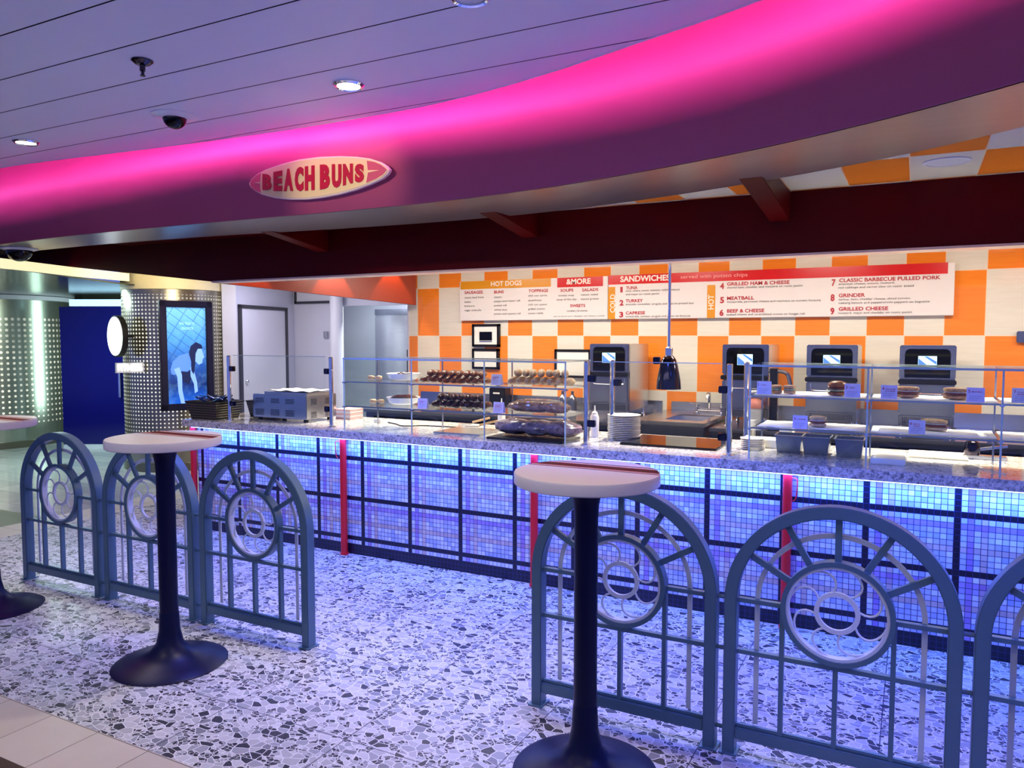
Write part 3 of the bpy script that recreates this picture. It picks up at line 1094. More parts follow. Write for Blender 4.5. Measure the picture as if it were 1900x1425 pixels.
skin, hair, top = E_('poster_skin_blue', (0.22, 0.42, 1.0), 0.7), E_('poster_dark_blue', (0.005, 0.015, 0.09), 0.3), E_('poster_shirt', (0.10, 0.26, 0.85), 0.6)
flat([pp(*q) for q in ((0.08, 0.36), (0.14, 0.44), (0.30, 0.50), (0.55, 0.53), (0.66, 0.47), (0.60, 0.36), (0.50, 0.33), (0.30, 0.34), (0.18, 0.30), (0.10, 0.31))], -0.004, 'figure_shirt', top, ps)
flat([pp(*q) for q in ((0.16, 0.36), (0.30, 0.38), (0.36, 0.30), (0.36, 0.14), (0.42, 0.0), (0.32, 0.0), (0.26, 0.12), (0.24, 0.28))], -0.006, 'figure_arm', skin, ps)
flat([pp(*q) for q in ((0.58, 0.38), (0.66, 0.36), (0.74, 0.22), (0.76, 0.12), (0.68, 0.10), (0.66, 0.20), (0.58, 0.28))], -0.006, 'figure_arm', skin, ps)
flat([pp(*q) for q in ((0.64, 0.50), (0.66, 0.58), (0.76, 0.60), (0.88, 0.57), (0.92, 0.51), (0.95, 0.48), (0.90, 0.46), (0.89, 0.42), (0.80, 0.40), (0.70, 0.44))], -0.008, 'figure_face', skin, ps)
flat([pp(*q) for q in ((0.55, 0.52), (0.60, 0.60), (0.74, 0.64), (0.88, 0.61), (0.90, 0.57), (0.78, 0.57), (0.72, 0.52), (0.70, 0.40), (0.66, 0.30), (0.60, 0.34), (0.60, 0.44))], -0.010, 'figure_hair', hair, ps)
flat([pp(*q) for q in ((0.30, 0.36), (0.55, 0.36), (0.62, 0.28), (0.55, 0.2), (0.40, 0.22))], -0.003, 'figure_shorts', hair, ps)
m = MB()
put_text(m, 'SPA TREATS', pp(0.32, 0)[0], pp(0, 0.82)[1], -0.012, 0.03, width=iw * 0.38)
m.build('print_lettering', E_('poster_pale_ink', (0.3, 0.6, 0.95), 1.1), ps)
m = MB()
put_text(m, 'ON DECK', pp(0.36, 0)[0], pp(0, 0.77)[1], -0.012, 0.03, width=iw * 0.32)
m.build('print_lettering', E_('poster_pale_ink', (0.3, 0.6, 0.95), 1.1), ps)

# lit oval sign on the drum edge
q = Vector((-7.83, 5.52, 1.42))
t = thing('lit_oval_sign', 'white glowing oval sign projecting from the drum left of the poster', 'sign', (q.x, q.y, 0.11), math.radians(-12))
m = MB()
ov = [(0.20 * math.cos(2 * PI * k / 32), 1.42 + 0.23 * math.sin(2 * PI * k / 32)) for k in range(32)]
m.prism(ov, 'y', -0.03, 0.03); m.build('sign_body', 'black', t)
m = MB()
m.prism([(x * 0.93, 1.42 + (z - 1.42) * 0.93) for x, z in ov], 'y', -0.034, -0.03); m.build('glowing_face', E_('white_sign_glow', (0.85, 0.97, 1.0), 3.0), t)
m = MB()
m.bar((0.0, 0.03, 1.42), (0.0, 0.20, 1.42), 0.03, 0.03, (0, 0, 1)); m.build('wall_arm', 'black', t)
t = thing('lit_lettering', 'row of small glowing white letters under the oval sign on the drum', 'sign', (-7.70, 5.42, 0), math.radians(72))
m = MB()
m.box(-0.02, 0.27, 0.0, 0.03, 1.13, 1.24); m.build('letter_backing', 'white_plastic', t)
m = MB()
vs0 = len(m.bm.verts)
put_text(m, 'FITNESS', 0.0, 1.15, -0.005, 0.075, width=0.25, bold=0.01); m.build('glowing_letters', E_('white_letter_glow', (0.9, 0.98, 1.0), 5.0), t)

# deep blue door between the drums
bl, br_ = Vector((-10.20, 6.50, 0)), Vector((-9.50, 6.87, 0))
dr = bpy.data.objects.new('door_2', None)
COL.objects.link(dr)
tag(dr, 'deep blue curved door between the two perforated drums', 'door', kind='structure')
dr.location = bl
rot = math.atan2((br_ - bl).y, (br_ - bl).x)
dr.rotation_euler = (0, 0, rot)
wB = (br_ - bl).length
m = MB(); m.box(-0.15, wB + 0.3, 0, 0.05, 0.05, 1.93); m.build('door_leaf', 'blue_door', dr)
m = MB(); m.box(0, wB, -0.02, 0.05, 1.94, 2.03); m.build('header', 'screen_cyan', dr)
m = MB(); m.box(-0.1, wB + 0.2, -0.10, 0.05, 0, 0.05); m.build('threshold', 'white_plastic', dr)
m = MB(); m.tube([(wB - 0.13, -0.05, 0.70), (wB - 0.13, -0.05, 1.15)], 0.015); m.build('handle', 'chrome', dr)
# dark infill walls behind the passage
structure(wall_seg('wall_passage', Vector((-13.9, 9.1, 0)), Vector((-8.2, 7.6, 0)), 0, 2.35, 'olive'))
structure(wall_seg('wall_far_left', Vector((-13.9, 3.0, 0)), Vector((-13.9, 9.1, 0)), 0, 2.98, 'olive'))

# ================================================================== COUNTER
XL, XR = -5.05, 2.6
t = thing('serving_counter', 'long serving counter clad in plaid blue-lit mosaic with a granite worktop', 'counter', (0, 0, 0))
m = MB(); m.box(XL + 0.03, XR, 4.20, 4.26, 0, 0.832); m.build('mosaic_front', 'mosaic', t, smooth=False)
m = MB(); m.box(XL + 0.03, XR, 4.26, 4.82, 0.0, 0.826); m.build('cabinet_body', 'steel_dark', t, smooth=False)
m = MB(); m.box(XL - 0.03, XR, 4.10, 4.92, 0.828, 0.88); m.build('granite_worktop', 'granite', t, bevel=0.004)
m = MB(); m.box(XL + 0.05, XR, 4.125, 4.145, 0.820, 0.828); m.build('under_light_strip', E_('blue_led_strip', (0.25, 0.35, 1.0), 6.0), t)
# red round poles
rp = None
for i, (px, lb) in enumerate(((-5.03, 'red pole at the left end of the counter, behind the arched fence panels'), (-3.52, 'red pole on the mosaic counter front, between the left fence and the open floor'), (-2.035, 'red pole on the counter front beside the middle table top'), (-0.57, 'red pole on the counter front seen through the large fence arches'), (0.93, 'red pole on the counter front beyond the right fence'))):
    if px > 0.7: continue
    t = thing('red_support_pole', lb, 'pole', (px, 4.168, 0), 0, 'red poles on the counter front')
    m = MB(); m.lathe([(0.024, 0.012), (0.024, 0.826)], 0, 0, 20); m.build('pole', 'red_paint', t)
    m = MB(); m.lathe([(0.03, 0), (0.03, 0.012), (0.024, 0.014)], 0, 0, 20); m.build('foot_ring', 'red_paint', t)
    if i in (1, 3):
        m = MB(); sgn = -1 if i == 1 else 1
        m.tube(catmull([(sgn * 0.022, -0.01, 0.80), (sgn * 0.05, -0.02, 0.79), (sgn * 0.045, -0.02, 0.70), (sgn * 0.03, -0.02, 0.68)], 5), 0.003, 6)
        m.build('loose_cord', 'red_paint', t)

# ================================================================== FENCE
FW, FC, FR, FY = 0.755, 0.3775, 0.3775, 0.055
def make_fence():
    t = thing('arched_fence_panel', 'x', 'fence panel', (0, 0, 0), 0, 'arched fence panels in the row before the counter')
    # frame: closed arch profile, square tube
    wv = 0.044
    rc = FR - wv / 2
    path = [Vector((-rc, 0, 0.0)), Vector((-rc, 0, 0.3))] + [Vector((-rc * math.cos(PI * k / 36), 0, 0.573 + rc * math.sin(PI * k / 36))) for k in range(37)] + [Vector((rc, 0, 0.3)), Vector((rc, 0, 0.0))]
    m = MB()
    m.sweep(path, [(-FY / 2, -wv / 2), (FY / 2, -wv / 2), (FY / 2, wv / 2), (-FY / 2, wv / 2)])
    # rebuild orientation safe: tangent frame uses x-normal
    m.build('arch_frame', 'fence', t, bevel=0.003)
    m = MB(); m.box(-rc + wv / 2, rc - wv / 2, -FY / 2 + 0.004, FY / 2 - 0.004, 0.058, 0.100); m.box(-rc + wv / 2, rc - wv / 2, -FY / 2 + 0.018, FY / 2 - 0.018, 0.10, 0.112)
    m.build('bottom_rail', 'fence', t, bevel=0.003)
    for sx in (-1, 1):
        m = MB(); m.box(sx * rc - 0.032, sx * rc + 0.032, -0.04, 0.04, 0, 0.006); m.build('foot_plate', 'fence', t)
    ri = FR - wv
    for x_, z1 in ((-0.178, 0.575), (0.0, 0.395), (0.178, 0.575)):
        m = MB(); m.box(x_ - 0.008, x_ + 0.008, -0.012, 0.012, 0.10, z1); m.build('upright_bar', 'fence', t)
    m = MB(); m.box(-ri, ri, -0.011, 0.011, 0.376, 0.392); m.build('cross_bar', 'fence', t)
    for sx in (-1, 1):
        m = MB(); a_, b_ = sorted((sx * 0.18, sx * ri)); m.box(a_, b_, -0.011, 0.011, 0.567, 0.583); m.build('cross_bar', 'fence', t)
    for dg in (30, 60, 90, 120, 150):
        a = math.radians(dg)
        m = MB(); m.bar((0.178 * math.cos(a), 0, 0.577 + 0.178 * math.sin(a)), ((ri + 0.004) * math.cos(a), 0, 0.575 + (ri + 0.004) * math.sin(a)), 0.011 * 2, 0.016)
        m.build('spoke', 'fence', t)
    def ring(r0, r1, y0, y1, zc=0.577):
        m = MB(); N = 48
        r = [(r0, y0), (r1, y0), (r1, y1), (r0, y1)]
        R_ = [[m.bm.verts.new((q[0] * math.cos(2 * PI * k / N), q[1], zc + q[0] * math.sin(2 * PI * k / N))) for q in r] for k in range(N)]
        for k in range(N):
            A, B = R_[k], R_[(k + 1) % N]
            for j in range(4):
                m.bm.faces.new((A[j], A[(j + 1) % 4], B[(j + 1) % 4], B[j]))
        return m
    ring(0.166, 0.183, -0.024, 0.020).build('medallion_ring', 'fence', t)
    ring(0.156, 0.166, -0.018, 0.014).build('medallion_inner_ring', 'fence_light', t)
    # clear panel with pale frosted arch, hub ring and curls
    m = MB()
    pth = [(-ri + .001, 0.10)] + [(-(ri - .001) * math.cos(PI * k / 30), 0.573 + (ri - .001) * math.sin(PI * k / 30)) for k in range(31)] + [(ri - .001, 0.10)]
    m.prism(pth, 'y', 0.013, 0.017)
    m.build('clear_panel', 'acrylic', t, smooth=False)
    m = MB(); ra = 0.268
    path = [Vector((-ra, 0.0195, 0.112))] + [Vector((-ra * math.cos(PI * k / 30), 0.0195, 0.573 + ra * math.sin(PI * k / 30))) for k in range(31)] + [Vector((ra, 0.0195, 0.112))]
    m.sweep(path, [(-0.0025, -0.009), (0.0025, -0.009), (0.0025, 0.009), (-0.0025, 0.009)])
    m.build('frosted_arch', 'fence_light', t)
    h = ring(0.058, 0.074, -0.006, 0.006)
    hub = h.build('medallion_hub', 'fence_light', t)
    m = MB()
    for k in range(8):
        a0 = 2 * PI * k / 8 + 0.2
        P_ = [(0.070, a0), (0.128, a0 - 0.34), (0.160, a0 + 0.05), (0.158, a0 + 0.42)]
        P_ = [Vector((r_ * math.cos(a_), 0, 0.577 + r_ * math.sin(a_))) for r_, a_ in P_]
        pts = []
        for i in range(10):
            u = i / 9
            pts.append(P_[0] * (1 - u) ** 3 + P_[1] * 3 * u * (1 - u) ** 2 + P_[2] * 3 * u * u * (1 - u) + P_[3] * u ** 3)
        m.tube(pts, 0.0042, 6)
    m.build('medallion_curls', 'fence_light', t)
    return t
FYY = 2.79 + FY / 2
fl = [(-4.955 + FC, 'arched slate-blue fence panel at the far left of the row'), (-4.15 + FC, 'arched slate-blue fence panel behind the left table, second from left'), (-3.345 + FC, 'arched slate-blue fence panel ending the left run, in front of the mosaic counter'), (-1.375 + FC, 'arched slate-blue fence panel behind the pole of the middle table'), (-0.592 + FC, 'full arched slate-blue fence panel right of the middle table'), (0.193 + FC, 'arched slate-blue fence panel cut off by the right edge of the view')]
f0 = make_fence()
f0.location = (fl[0][0], FYY, 0)
f0['label'] = fl[0][1]
FEN = [f0]
for x_, lb in fl[1:]:
    FEN.append(dup(f0, (x_, FYY, 0), 0, lb))
for i in (0, 1, 3, 4):
    x0_, x1_ = fl[i][0] + FC - 0.002, fl[i + 1][0] - FC + 0.002
    if i < 2: pass
    for z_ in (0.085, 0.384, 0.575):
        m = MB()
        m.tube([(FC, 0, z_), (FC + x1_ - x0_ - 0.0045, 0, z_)], 0.008, 8)
        m.build('connecting_peg', 'fence', FEN[i])

# ================================================================== TABLES
def make_table():
    t = thing('bistro_table', 'x', 'table', (0, 0, 0), 0, 'tall round bistro tables')
    m = MB()
    m.lathe([(0, 0.0), (0.252, 0.0), (0.255, 0.004), (0.245, 0.010), (0.20, 0.022), (0.14, 0.040), (0.09, 0.062), (0.06, 0.10), (0.047, 0.16), (0.043, 0.24), (0.04, 0.25)], 0, 0, 48)
    m.build('trumpet_base', 'navy_paint', t)
    m = MB()
    m.lathe([(0.041, 0.23), (0.041, 0.90), (0.044, 0.95), (0.054, 1.0), (0.066, 1.022), (0.066, 1.026), (0, 1.026)], 0, 0, 32)
    m.build('column', 'navy_paint', t)
    m = MB()
    m.lathe([(0, 1.026), (0.246, 1.026), (0.250, 1.030), (0.250, 1.062), (0.247, 1.067), (0, 1.067)], 0, 0, 72)
    tp = m.build('table_top', 'table_white', t)
    def chord(y0, y1, z):
        R_ = 0.2465
        return [(-math.sqrt(R_**2 - y0**2), y0), (math.sqrt(R_**2 - y0**2), y0), (math.sqrt(R_**2 - y1**2), y1), (-math.sqrt(R_**2 - y1**2), y1)]
    m = MB()
    m.prism(chord(0.070, 0.125, 0), 'z', 1.0671, 1.0675)
    m.prism(chord(0.150, 0.160, 0), 'z', 1.0671, 1.0675)
    m.prism(chord(0.040, 0.048, 0), 'z', 1.0671, 1.0675)
    m.build('dark_stripes', 'stripe', tp, smooth=False)
    m = MB()
    m.prism(chord(0.125, 0.136, 0), 'z', 1.0671, 1.0674)
    m.prism(chord(0.056, 0.070, 0), 'z', 1.0671, 1.0674)
    m.build('pale_stripes', 'stripe_light', tp, smooth=False)
    return t
t0 = make_table()
t0.location = (-3.06, 2.375, 0)
t0['label'] = 'tall round striped bistro table in front of the second arched fence panel, left of centre'
dup(t0, (-0.99, 2.437, 0), 0, 'tall round striped bistro table near the camera, in front of the fourth fence panel')
dup(t0, (-4.57, 2.40, 0), 0, 'tall round bistro table cut off by the left edge of the view')

# ================================================================== SNEEZE GUARDS AND CASES
ZT = 0.88
def post(x, y, label, z1=1.382, r=0.016, clamps=()):
    t = thing('chrome_post', label, 'post', (x, y, ZT), 0, 'chrome posts of the glass guards')
    m = MB(); m.lathe([(r, 0.006), (r, z1 - ZT - 0.006), (r * 0.7, z1 - ZT), (0, z1 - ZT)], 0, 0, 20); m.build('tube', 'chrome', t)
    m = MB(); m.lathe([(0.032, 0), (0.032, 0.005), (r, 0.010)], 0, 0, 24); m.build('base_flange', 'chrome', t)
    for dz, sx in clamps:
        m = MB()
        x0_, x1_ = (r * 0.8, r + 0.042) if sx > 0 else (-r - 0.042, -r * 0.8)
        m.box(x0_, x1_, -0.016, 0.016, dz - 0.020, dz + 0.020)
        m.build('glass_clamp', 'black_chrome', t, bevel=0.004)
    return t
post(-4.71, 4.25, 'chrome post at the left end of the glass guard, beside the black basket', clamps=((0.40, 1), (0.13, 1)))
post(-3.69, 4.25, 'chrome post at the right side of the conveyor toaster', clamps=((0.40, -1), (0.13, -1)))
post(-1.735, 4.26, 'chrome post right of the left display case', clamps=((0.40, 1), (0.13, 1)))
post(-0.89, 4.24, 'chrome post at the right of the ceramic hob, front one of the pair', clamps=((0.36, -1), (0.10, -1)))
post(-1.685, 4.57, 'chrome post behind the stack of plates', clamps=((0.36, 1),))
post(-0.862, 4.57, 'chrome post at the left of the right display case, rear one of the pair', clamps=())


def pane(name, x0, x1, y, z0, z1, label, group='glass guard panes'):
    t = thing(name, label, 'glass pane', ((x0 + x1) / 2, y, z0), 0, group)
    w = (x1 - x0) / 2
    m = MB(); m.box(-w, w, -0.003, 0.003, 0, z1 - z0); m.build('pane', 'glass', t, smooth=False)
    m = MB(); m.box(-w, w, -0.0035, 0.0035, z1 - z0 - 0.003, z1 - z0 + 0.001); m.build('polished_edge', 'glass_edge', t, smooth=False)
    return t
pane('guard_glass', -4.66, -3.74, 4.25, 0.90, 1.385, 'glass guard pane in front of the conveyor toaster')
pane('guard_glass', -1.685, -0.94, 4.25, 0.90, 1.382, 'glass guard pane in front of the ceramic hob')


def case(x0, x1, divs, label, y0=4.19, y1=4.56, zt=1.38, shelf=(1.047, 1.217), bottom=True):
    t = thing('glass_display_case', label, 'display case', (x0, y0, ZT))
    w, d, h = x1 - x0, y1 - y0, zt - ZT
    m = MB()
    m.box(0, w, 0, 0.005, 0.002, h - 0.012); m.build('front_glass', 'glass', t, smooth=False)
    m = MB(); m.box(0, 0.005, 0.006, d, 0.002, h - 0.012); m.build('end_glass', 'glass', t, smooth=False)
    m = MB(); m.box(w - 0.005, w, 0.006, d, 0.002, h - 0.012); m.build('end_glass', 'glass', t, smooth=False)
    m = MB(); m.box(-0.005, w + 0.005, -0.004, d + 0.005, h - 0.008, h); tg = m.build('top_glass', 'glass', t, smooth=False)
    m = MB(); m.box(-0.006, w + 0.006, -0.007, -0.003, h - 0.010, h + 0.001); m.box(-0.006, w + 0.006, d + 0.004, d + 0.008, h - 0.010, h + 0.001); m.build('top_edge', 'glass_edge', tg, smooth=False)
    for z_ in shelf:
        m = MB(); m.box(0.006, w - 0.006, 0.010, d, z_ - ZT - 0.006, z_ - ZT); sh = m.build('shelf', 'glass', t, smooth=False)
        m = MB(); m.box(0.006, w - 0.006, 0.006, 0.010, z_ - ZT - 0.008, z_ - ZT + 0.001); m.box(0.006, w - 0.006, d, d + 0.004, z_ - ZT - 0.008, z_ - ZT + 0.001); m.build('shelf_edge', 'steel', sh, smooth=False)
    for xd in [x0] + list(divs) + [x1]:
        u = xd - x0
        m = MB(); m.box(u - 0.004, u + 0.004, -0.006, 0.0, 0.0, h); m.build('upright', 'glass_edge', t, smooth=False)
        m = MB(); m.box(u - 0.004, u + 0.004, d + 0.002, d + 0.008, 0.0, h); m.build('upright', 'steel', t, smooth=False)
        for z_ in shelf:
            m = MB(); m.box(u - 0.009, u + 0.009, -0.012, 0.02, z_ - ZT - 0.012, z_ - ZT - 0.002); m.build('shelf_clip', 'chrome', t)
    return t
case(-3.52, -1.84, (-2.95, -2.395), 'three-bay glass display case holding pretzel rolls and bagged breads')
case(-0.772, 1.30, (-0.205, 0.362, 0.93), 'long glass display case holding the numbered sandwiches at the right')

S1, S2 = 1.048, 1.218
# ---- paper liners in the right case
for (xa, xb, z_, lb) in ((-0.76, -0.22, S2, 'white paper liner on the upper shelf of the right case, first bay'), (-0.19, 0.35, S2, 'white paper liner on the upper shelf of the right case, second bay'), (0.37, 0.92, S2, 'white paper liner on the upper shelf at the right edge'), (-0.74, -0.22, S1, 'white paper liner on the lower shelf of the right case, first bay'), (-0.19, 0.35, S1, 'white paper liner on the lower shelf of the right case, second bay'), (0.37, 0.92, S1, 'white paper liner on the lower shelf at the right edge')):
    m = MB()
    N = 10
    g = [[m.bm.verts.new((xa + (xb - xa) * i / N, 4.215 + 0.32 * j / 5, z_ + 0.002 + 0.004 * abs(math.sin(i * 1.7 + j * 2.3 + xa * 9)))) for j in range(6)] for i in range(N + 1)]
    for i in range(N):
        for j in range(5):
            m.bm.faces.new((g[i][j], g[i + 1][j], g[i + 1][j + 1], g[i][j + 1]))
    o = m.build('paper_liner', 'paper', smooth=True)
    md = o.modifiers.new('thickness', 'SOLIDIFY'); md.thickness = 0.001
    tag(o, lb, 'paper liner', 'paper liners in the right case')


# ---- cards
def card(x, y, z, label, head='', w=0.072, h=0.068, rz=0.0, num=''):
    t = thing('menu_card', label, 'card', (x, y, z), rz, 'small menu cards in the display cases')
    m = MB()
    m.hexa([(-w / 2, 0, 0), (w / 2, 0, 0), (w / 2, 0.003, 0), (-w / 2, 0.003, 0)], [(-w / 2, 0.010, h), (w / 2, 0.010, h), (w / 2, 0.013, h), (-w / 2, 0.013, h)])
    m.hexa([(-w / 2, 0.034, 0), (w / 2, 0.034, 0), (w / 2, 0.037, 0), (-w / 2, 0.037, 0)], [(-w / 2, 0.012, h), (w / 2, 0.012, h), (w / 2, 0.015, h), (-w / 2, 0.015, h)])
    m.build('folded_card', 'card', t, smooth=False)
    def sl(p): return (p[0], 0.010 * p[2] / h - 0.0012, p[2])
    m = MB()
    if num: put_text(m, num, -w / 2 + 0.006, h * 0.66, 0, 0.013, bold=0.015, fn=sl)
    hs = head.split('|')
    for i, s_ in enumerate(hs):
        put_text(m, s_, -w / 2 + (0.02 if num else 0.012), h * 0.68 - i * 0.010, 0, 0.0055, bold=0.015, width=(w * 0.6 if len(s_) > 6 else w * 0.38), fn=sl)
    m.build('card_heading', 'ink_red', t, smooth=False)
    m = MB()
    for k in range(3):
        put_text(m, ('with lettuce', 'and mustard', 'on a roll')[k], -w / 2 + 0.010, h * 0.40 - k * 0.009, 0, 0.004, width=w * (0.7, 0.6, 0.45)[k], fn=sl)
    m.build('card_text', 'ink_black', t, smooth=False)
    return t
def at(px, py, z):
    return on_z(px, py, z)
def cardpx(px, py, z, label, head, num=''):
    p = at(px, py, z + 0.008)
    return card(p.x, p.y, z + 0.006, label, head, num=num)
cardpx(1417, 731, S2, 'small card numbered 1 on the upper shelf, left of the tuna sandwich', 'TUNA', '1')
cardpx(1581, 737, S2, 'small card numbered 2 on the upper shelf, right of the dark round bun', 'TURKEY', '2')
cardpx(1649, 740, S2, 'small card numbered 4 on the upper shelf, left of the grilled ham sandwich', 'GRILLED HAM|& CHEESE', '4')
cardpx(1810, 746, S2, 'small card numbered 5 on the upper shelf, right of the meatball sandwich', 'MEATBALL', '5')
cardpx(1484, 795, S1, 'small card numbered 3 on the lower shelf beside the caprese bun', 'CAPRESE', '3')
cardpx(1701, 805, S1, 'small card numbered 6 on the lower shelf, left of the beef sandwich', 'BEEF &|CHEESE', '6')
cardpx(1895, 747, S2, 'small card half cut off at the right edge, on the upper shelf', 'CLASSIC|BARBECUE', '7')
cardpx(920, 714, S2, 'small card on the upper shelf of the left case between rolls and baguettes', 'PRETZEL|ROLL')
cardpx(783, 758, S1, 'small card on the lower shelf left of the dark rolls', 'BOURBON|PECAN')
cardpx(924, 766, S1, 'small card on the lower shelf right of the dark rolls', 'POTATO AND|SESAME ROLL')


# ---- sandwiches
def sandwich(px, py, z, name, label, kind, L=0.09, rz=0.1):
    p = at(px, py, z)
    t = thing(name, label, 'sandwich', (p.x, p.y + 0.03, z + 0.006), rz, 'sample sandwiches in the right case')
    bread = {'tuna': 'bread_toast', 'bun': 'bread_brown', 'panini': 'bread_toast', 'hoagie': 'bread_gold', 'ciabatta': 'bread_gold'}[kind]
    if kind == 'bun':
        m = MB(); m.blob(0, 0, 0.012, 0.046, 0.044, 0.012, jitter=0.02, sq=0.7); m.build('bottom_bun', bread, t)
        m = MB(); m.blob(0, 0, 0.029, 0.050, 0.047, 0.009, jitter=0.10); m.build('lettuce', 'lettuce', t)
        m = MB(); m.blob(0, 0, 0.038, 0.046, 0.044, 0.008, jitter=0.06); m.build('filling', 'filling', t)
        m = MB(); m.blob(0, 0, 0.056, 0.049, 0.046, 0.022, jitter=0.015); m.build('top_bun', bread, t)
    elif kind == 'tuna':
        for i, dx in enumerate((-0.032, 0.036)):
            m = MB(); m.blob(dx, 0, 0.009, 0.032, 0.035, 0.008, sq=0.5, jitter=0.03); m.build('bottom_slice', bread, t)
            m = MB(); m.blob(dx, 0, 0.023, 0.031, 0.034, 0.009, jitter=0.12); m.build('filling', 'lettuce', t)
            m = MB(); m.blob(dx, 0, 0.038, 0.032, 0.035, 0.008, sq=0.5, jitter=0.03); m.build('top_slice', bread, t)
    else:
        m = MB(); m.blob(0, 0, 0.011, L / 2, 0.04, 0.010, sq=0.55, jitter=0.03); m.build('bottom_bread', bread, t)
        m = MB(); m.blob(0.003, -0.003, 0.026, L / 2 + 0.002, 0.04, 0.008, jitter=0.12); m.build('filling', 'filling', t)
        m = MB(); m.blob(0, -0.001, 0.034, L / 2 - 0.002, 0.04, 0.004, jitter=0.06); m.build('cheese', 'paper', t)
        m = MB(); m.blob(0, 0, 0.046, L / 2, 0.04, 0.012, sq=0.6, jitter=0.03); m.build('top_bread', bread, t)
    return t
sandwich(1450, 733, S2, 'tuna_sandwich', 'toasted tuna sandwich cut in two halves beside card 1', 'tuna')
sandwich(1552, 737, S2, 'turkey_bun', 'shiny dark round bun with filling beside card 2', 'bun')
sandwich(1682, 741, S2, 'ham_and_cheese_sandwich', 'toasted ham and cheese sandwich beside card 4', 'panini', 0.11)
sandwich(1775, 744, S2, 'meatball_sandwich', 'golden meatball sandwich beside card 5', 'panini', 0.115, -0.05)
sandwich(1516, 795, S1, 'caprese_sandwich', 'pale square caprese bun beside card 3 on the lower shelf', 'ciabatta', 0.085)
sandwich(1733, 802, S1, 'beef_sandwich', 'beef and cheese hoagie beside card 6 on the lower shelf', 'hoagie', 0.125, -0.35)

# ---- pretzel rolls, upper shelf left case
def rolls(n, x0, x1, y0, z, name, base_mat, label, group, rx, rz_, rows=2, dy=0.10, cat='bread roll'):
    m = MB(); m.blob(0, 0, 0, 0.075, rx, rz_, 14, 9, jitter=0.03)
    proto = m.build(name, base_mat)
    first = True
    k = 0
    for row in range(rows):
        cnt = n - row
        for i in range(cnt):
            x_ = x0 + (x1 - x0) * (i + 0.5 + 0.5 * row) / n
            o = proto if first else proto.copy()
            if not first: COL.objects.link(o)
            first = False
            o.location = (x_, y0 + (k * 37 % 5) * 0.004, z + rz_ + row * rz_ * 1.9)
            o.rotation_euler = (0, random.uniform(-0.08, 0.08), PI / 2 + random.uniform(-0.1, 0.1) if row == 0 else PI / 2 + 0.3 + random.uniform(-0.04, 0.04))
            pos = 'leftmost' if i == 0 else 'rightmost' if i == cnt - 1 else 'inner'
            tag(o, '%s, %s of the %s row' % (label, pos, 'bottom' if row == 0 else 'top'), cat, group)
            k += 1
rolls(9, -2.93, -2.42, 4.30, S2 + 0.004, 'pretzel_roll', 'bread_brown', 'glossy brown pretzel roll on the upper shelf', 'pretzel rolls piled on the upper shelf', 0.0245, 0.022)
rolls(8, -2.30, -1.87, 4.36, S2 + 0.004, 'wrapped_baguette', 'bread_gold', 'pale wrapped baguette right of the pretzel rolls', 'wrapped baguettes on the upper shelf', 0.0235, 0.026)
rolls(8, -2.86, -2.45, 4.33, S1 + 0.004, 'dark_glossy_bun', 'dark_bun', 'dark glossy bun on the lower shelf', 'dark buns piled on the lower shelf', 0.0235, 0.026)


def bag(name, px, py, z, L, hgt, dep, label, mat, rz=0.0):
    p = at(px, py, z)
    t = thing(name, label, 'bread bag', (p.x, p.y + dep * 0.5, z), rz)
    rn = random.Random(px)
    for i in range(3):
        m = MB(); m.blob(-L / 2 + L * (i + 0.5) / 3, rn.uniform(-0.01, 0.01), hgt * 0.42, L / 3.6, dep / 2, hgt * 0.40, 16, 10, jitter=0.06); m.build('loaf', mat, t)
    # crinkled clear film
    m = MB(); m.blob(0, 0, hgt / 2, L / 2, dep / 2 + 0.01, hgt / 2, 26, 14, jitter=0.07, sq=0.7); m.build('clear_film', 'film', t)
    return t
mt['film'] = thin_glass('crinkled_clear_film', (0.90, 0.88, 0.90), 0.5)
bag('bagged_loaves', 990, 768, S1 + 0.003, 0.36, 0.085, 0.16, 'clear bag of brown loaves on the lower shelf of the left case', 'kraft')
bag('bagged_dark_loaves', 985, 812, ZT + 0.018, 0.50, 0.125, 0.22, 'large clear bag of dark loaves on a tray at the bottom of the left case', 'bag_dark')
m = MB(); m.box(-2.40, -1.87, 4.215, 4.50, ZT, ZT + 0.014)
tag(m.build('black_tray', 'black', bevel=0.004), 'black tray under the large bag of dark loaves', 'tray')
# bowls with wooden tongs
def bowl(px, py, z, label, fill):
    p = at(px, py, z)
    t = thing('white_bowl', label, 'bowl', (p.x, p.y + 0.10, z + 0.001), 0, 'white oval bowls in the left case')
    m = MB(); m.lathe([(0, 0), (0.075, 0), (0.10, 0.012), (0.118, 0.045), (0.121, 0.05), (0.114, 0.048), (0.095, 0.014), (0, 0.008)], 0, 0, 36); m.build('bowl_shell', 'ceramic', t)
    if fill:
        m = MB(); m.blob(0, 0, 0.04, 0.10, 0.10, 0.028, 18, 8, jitter=0.08); m.build('topping', 'dark_bun', t)
    else:
        m = MB(); m.blob(0.01, 0, 0.045, 0.05, 0.05, 0.014, 14, 8, jitter=0.2); m.build('topping', 'dark_bun', t)
    return t
bowl(733, 707, S2, 'white bowl on the upper shelf left of the pretzel rolls', False)
bowl(733, 752, S1, 'white bowl heaped with dark topping on the lower shelf', True)
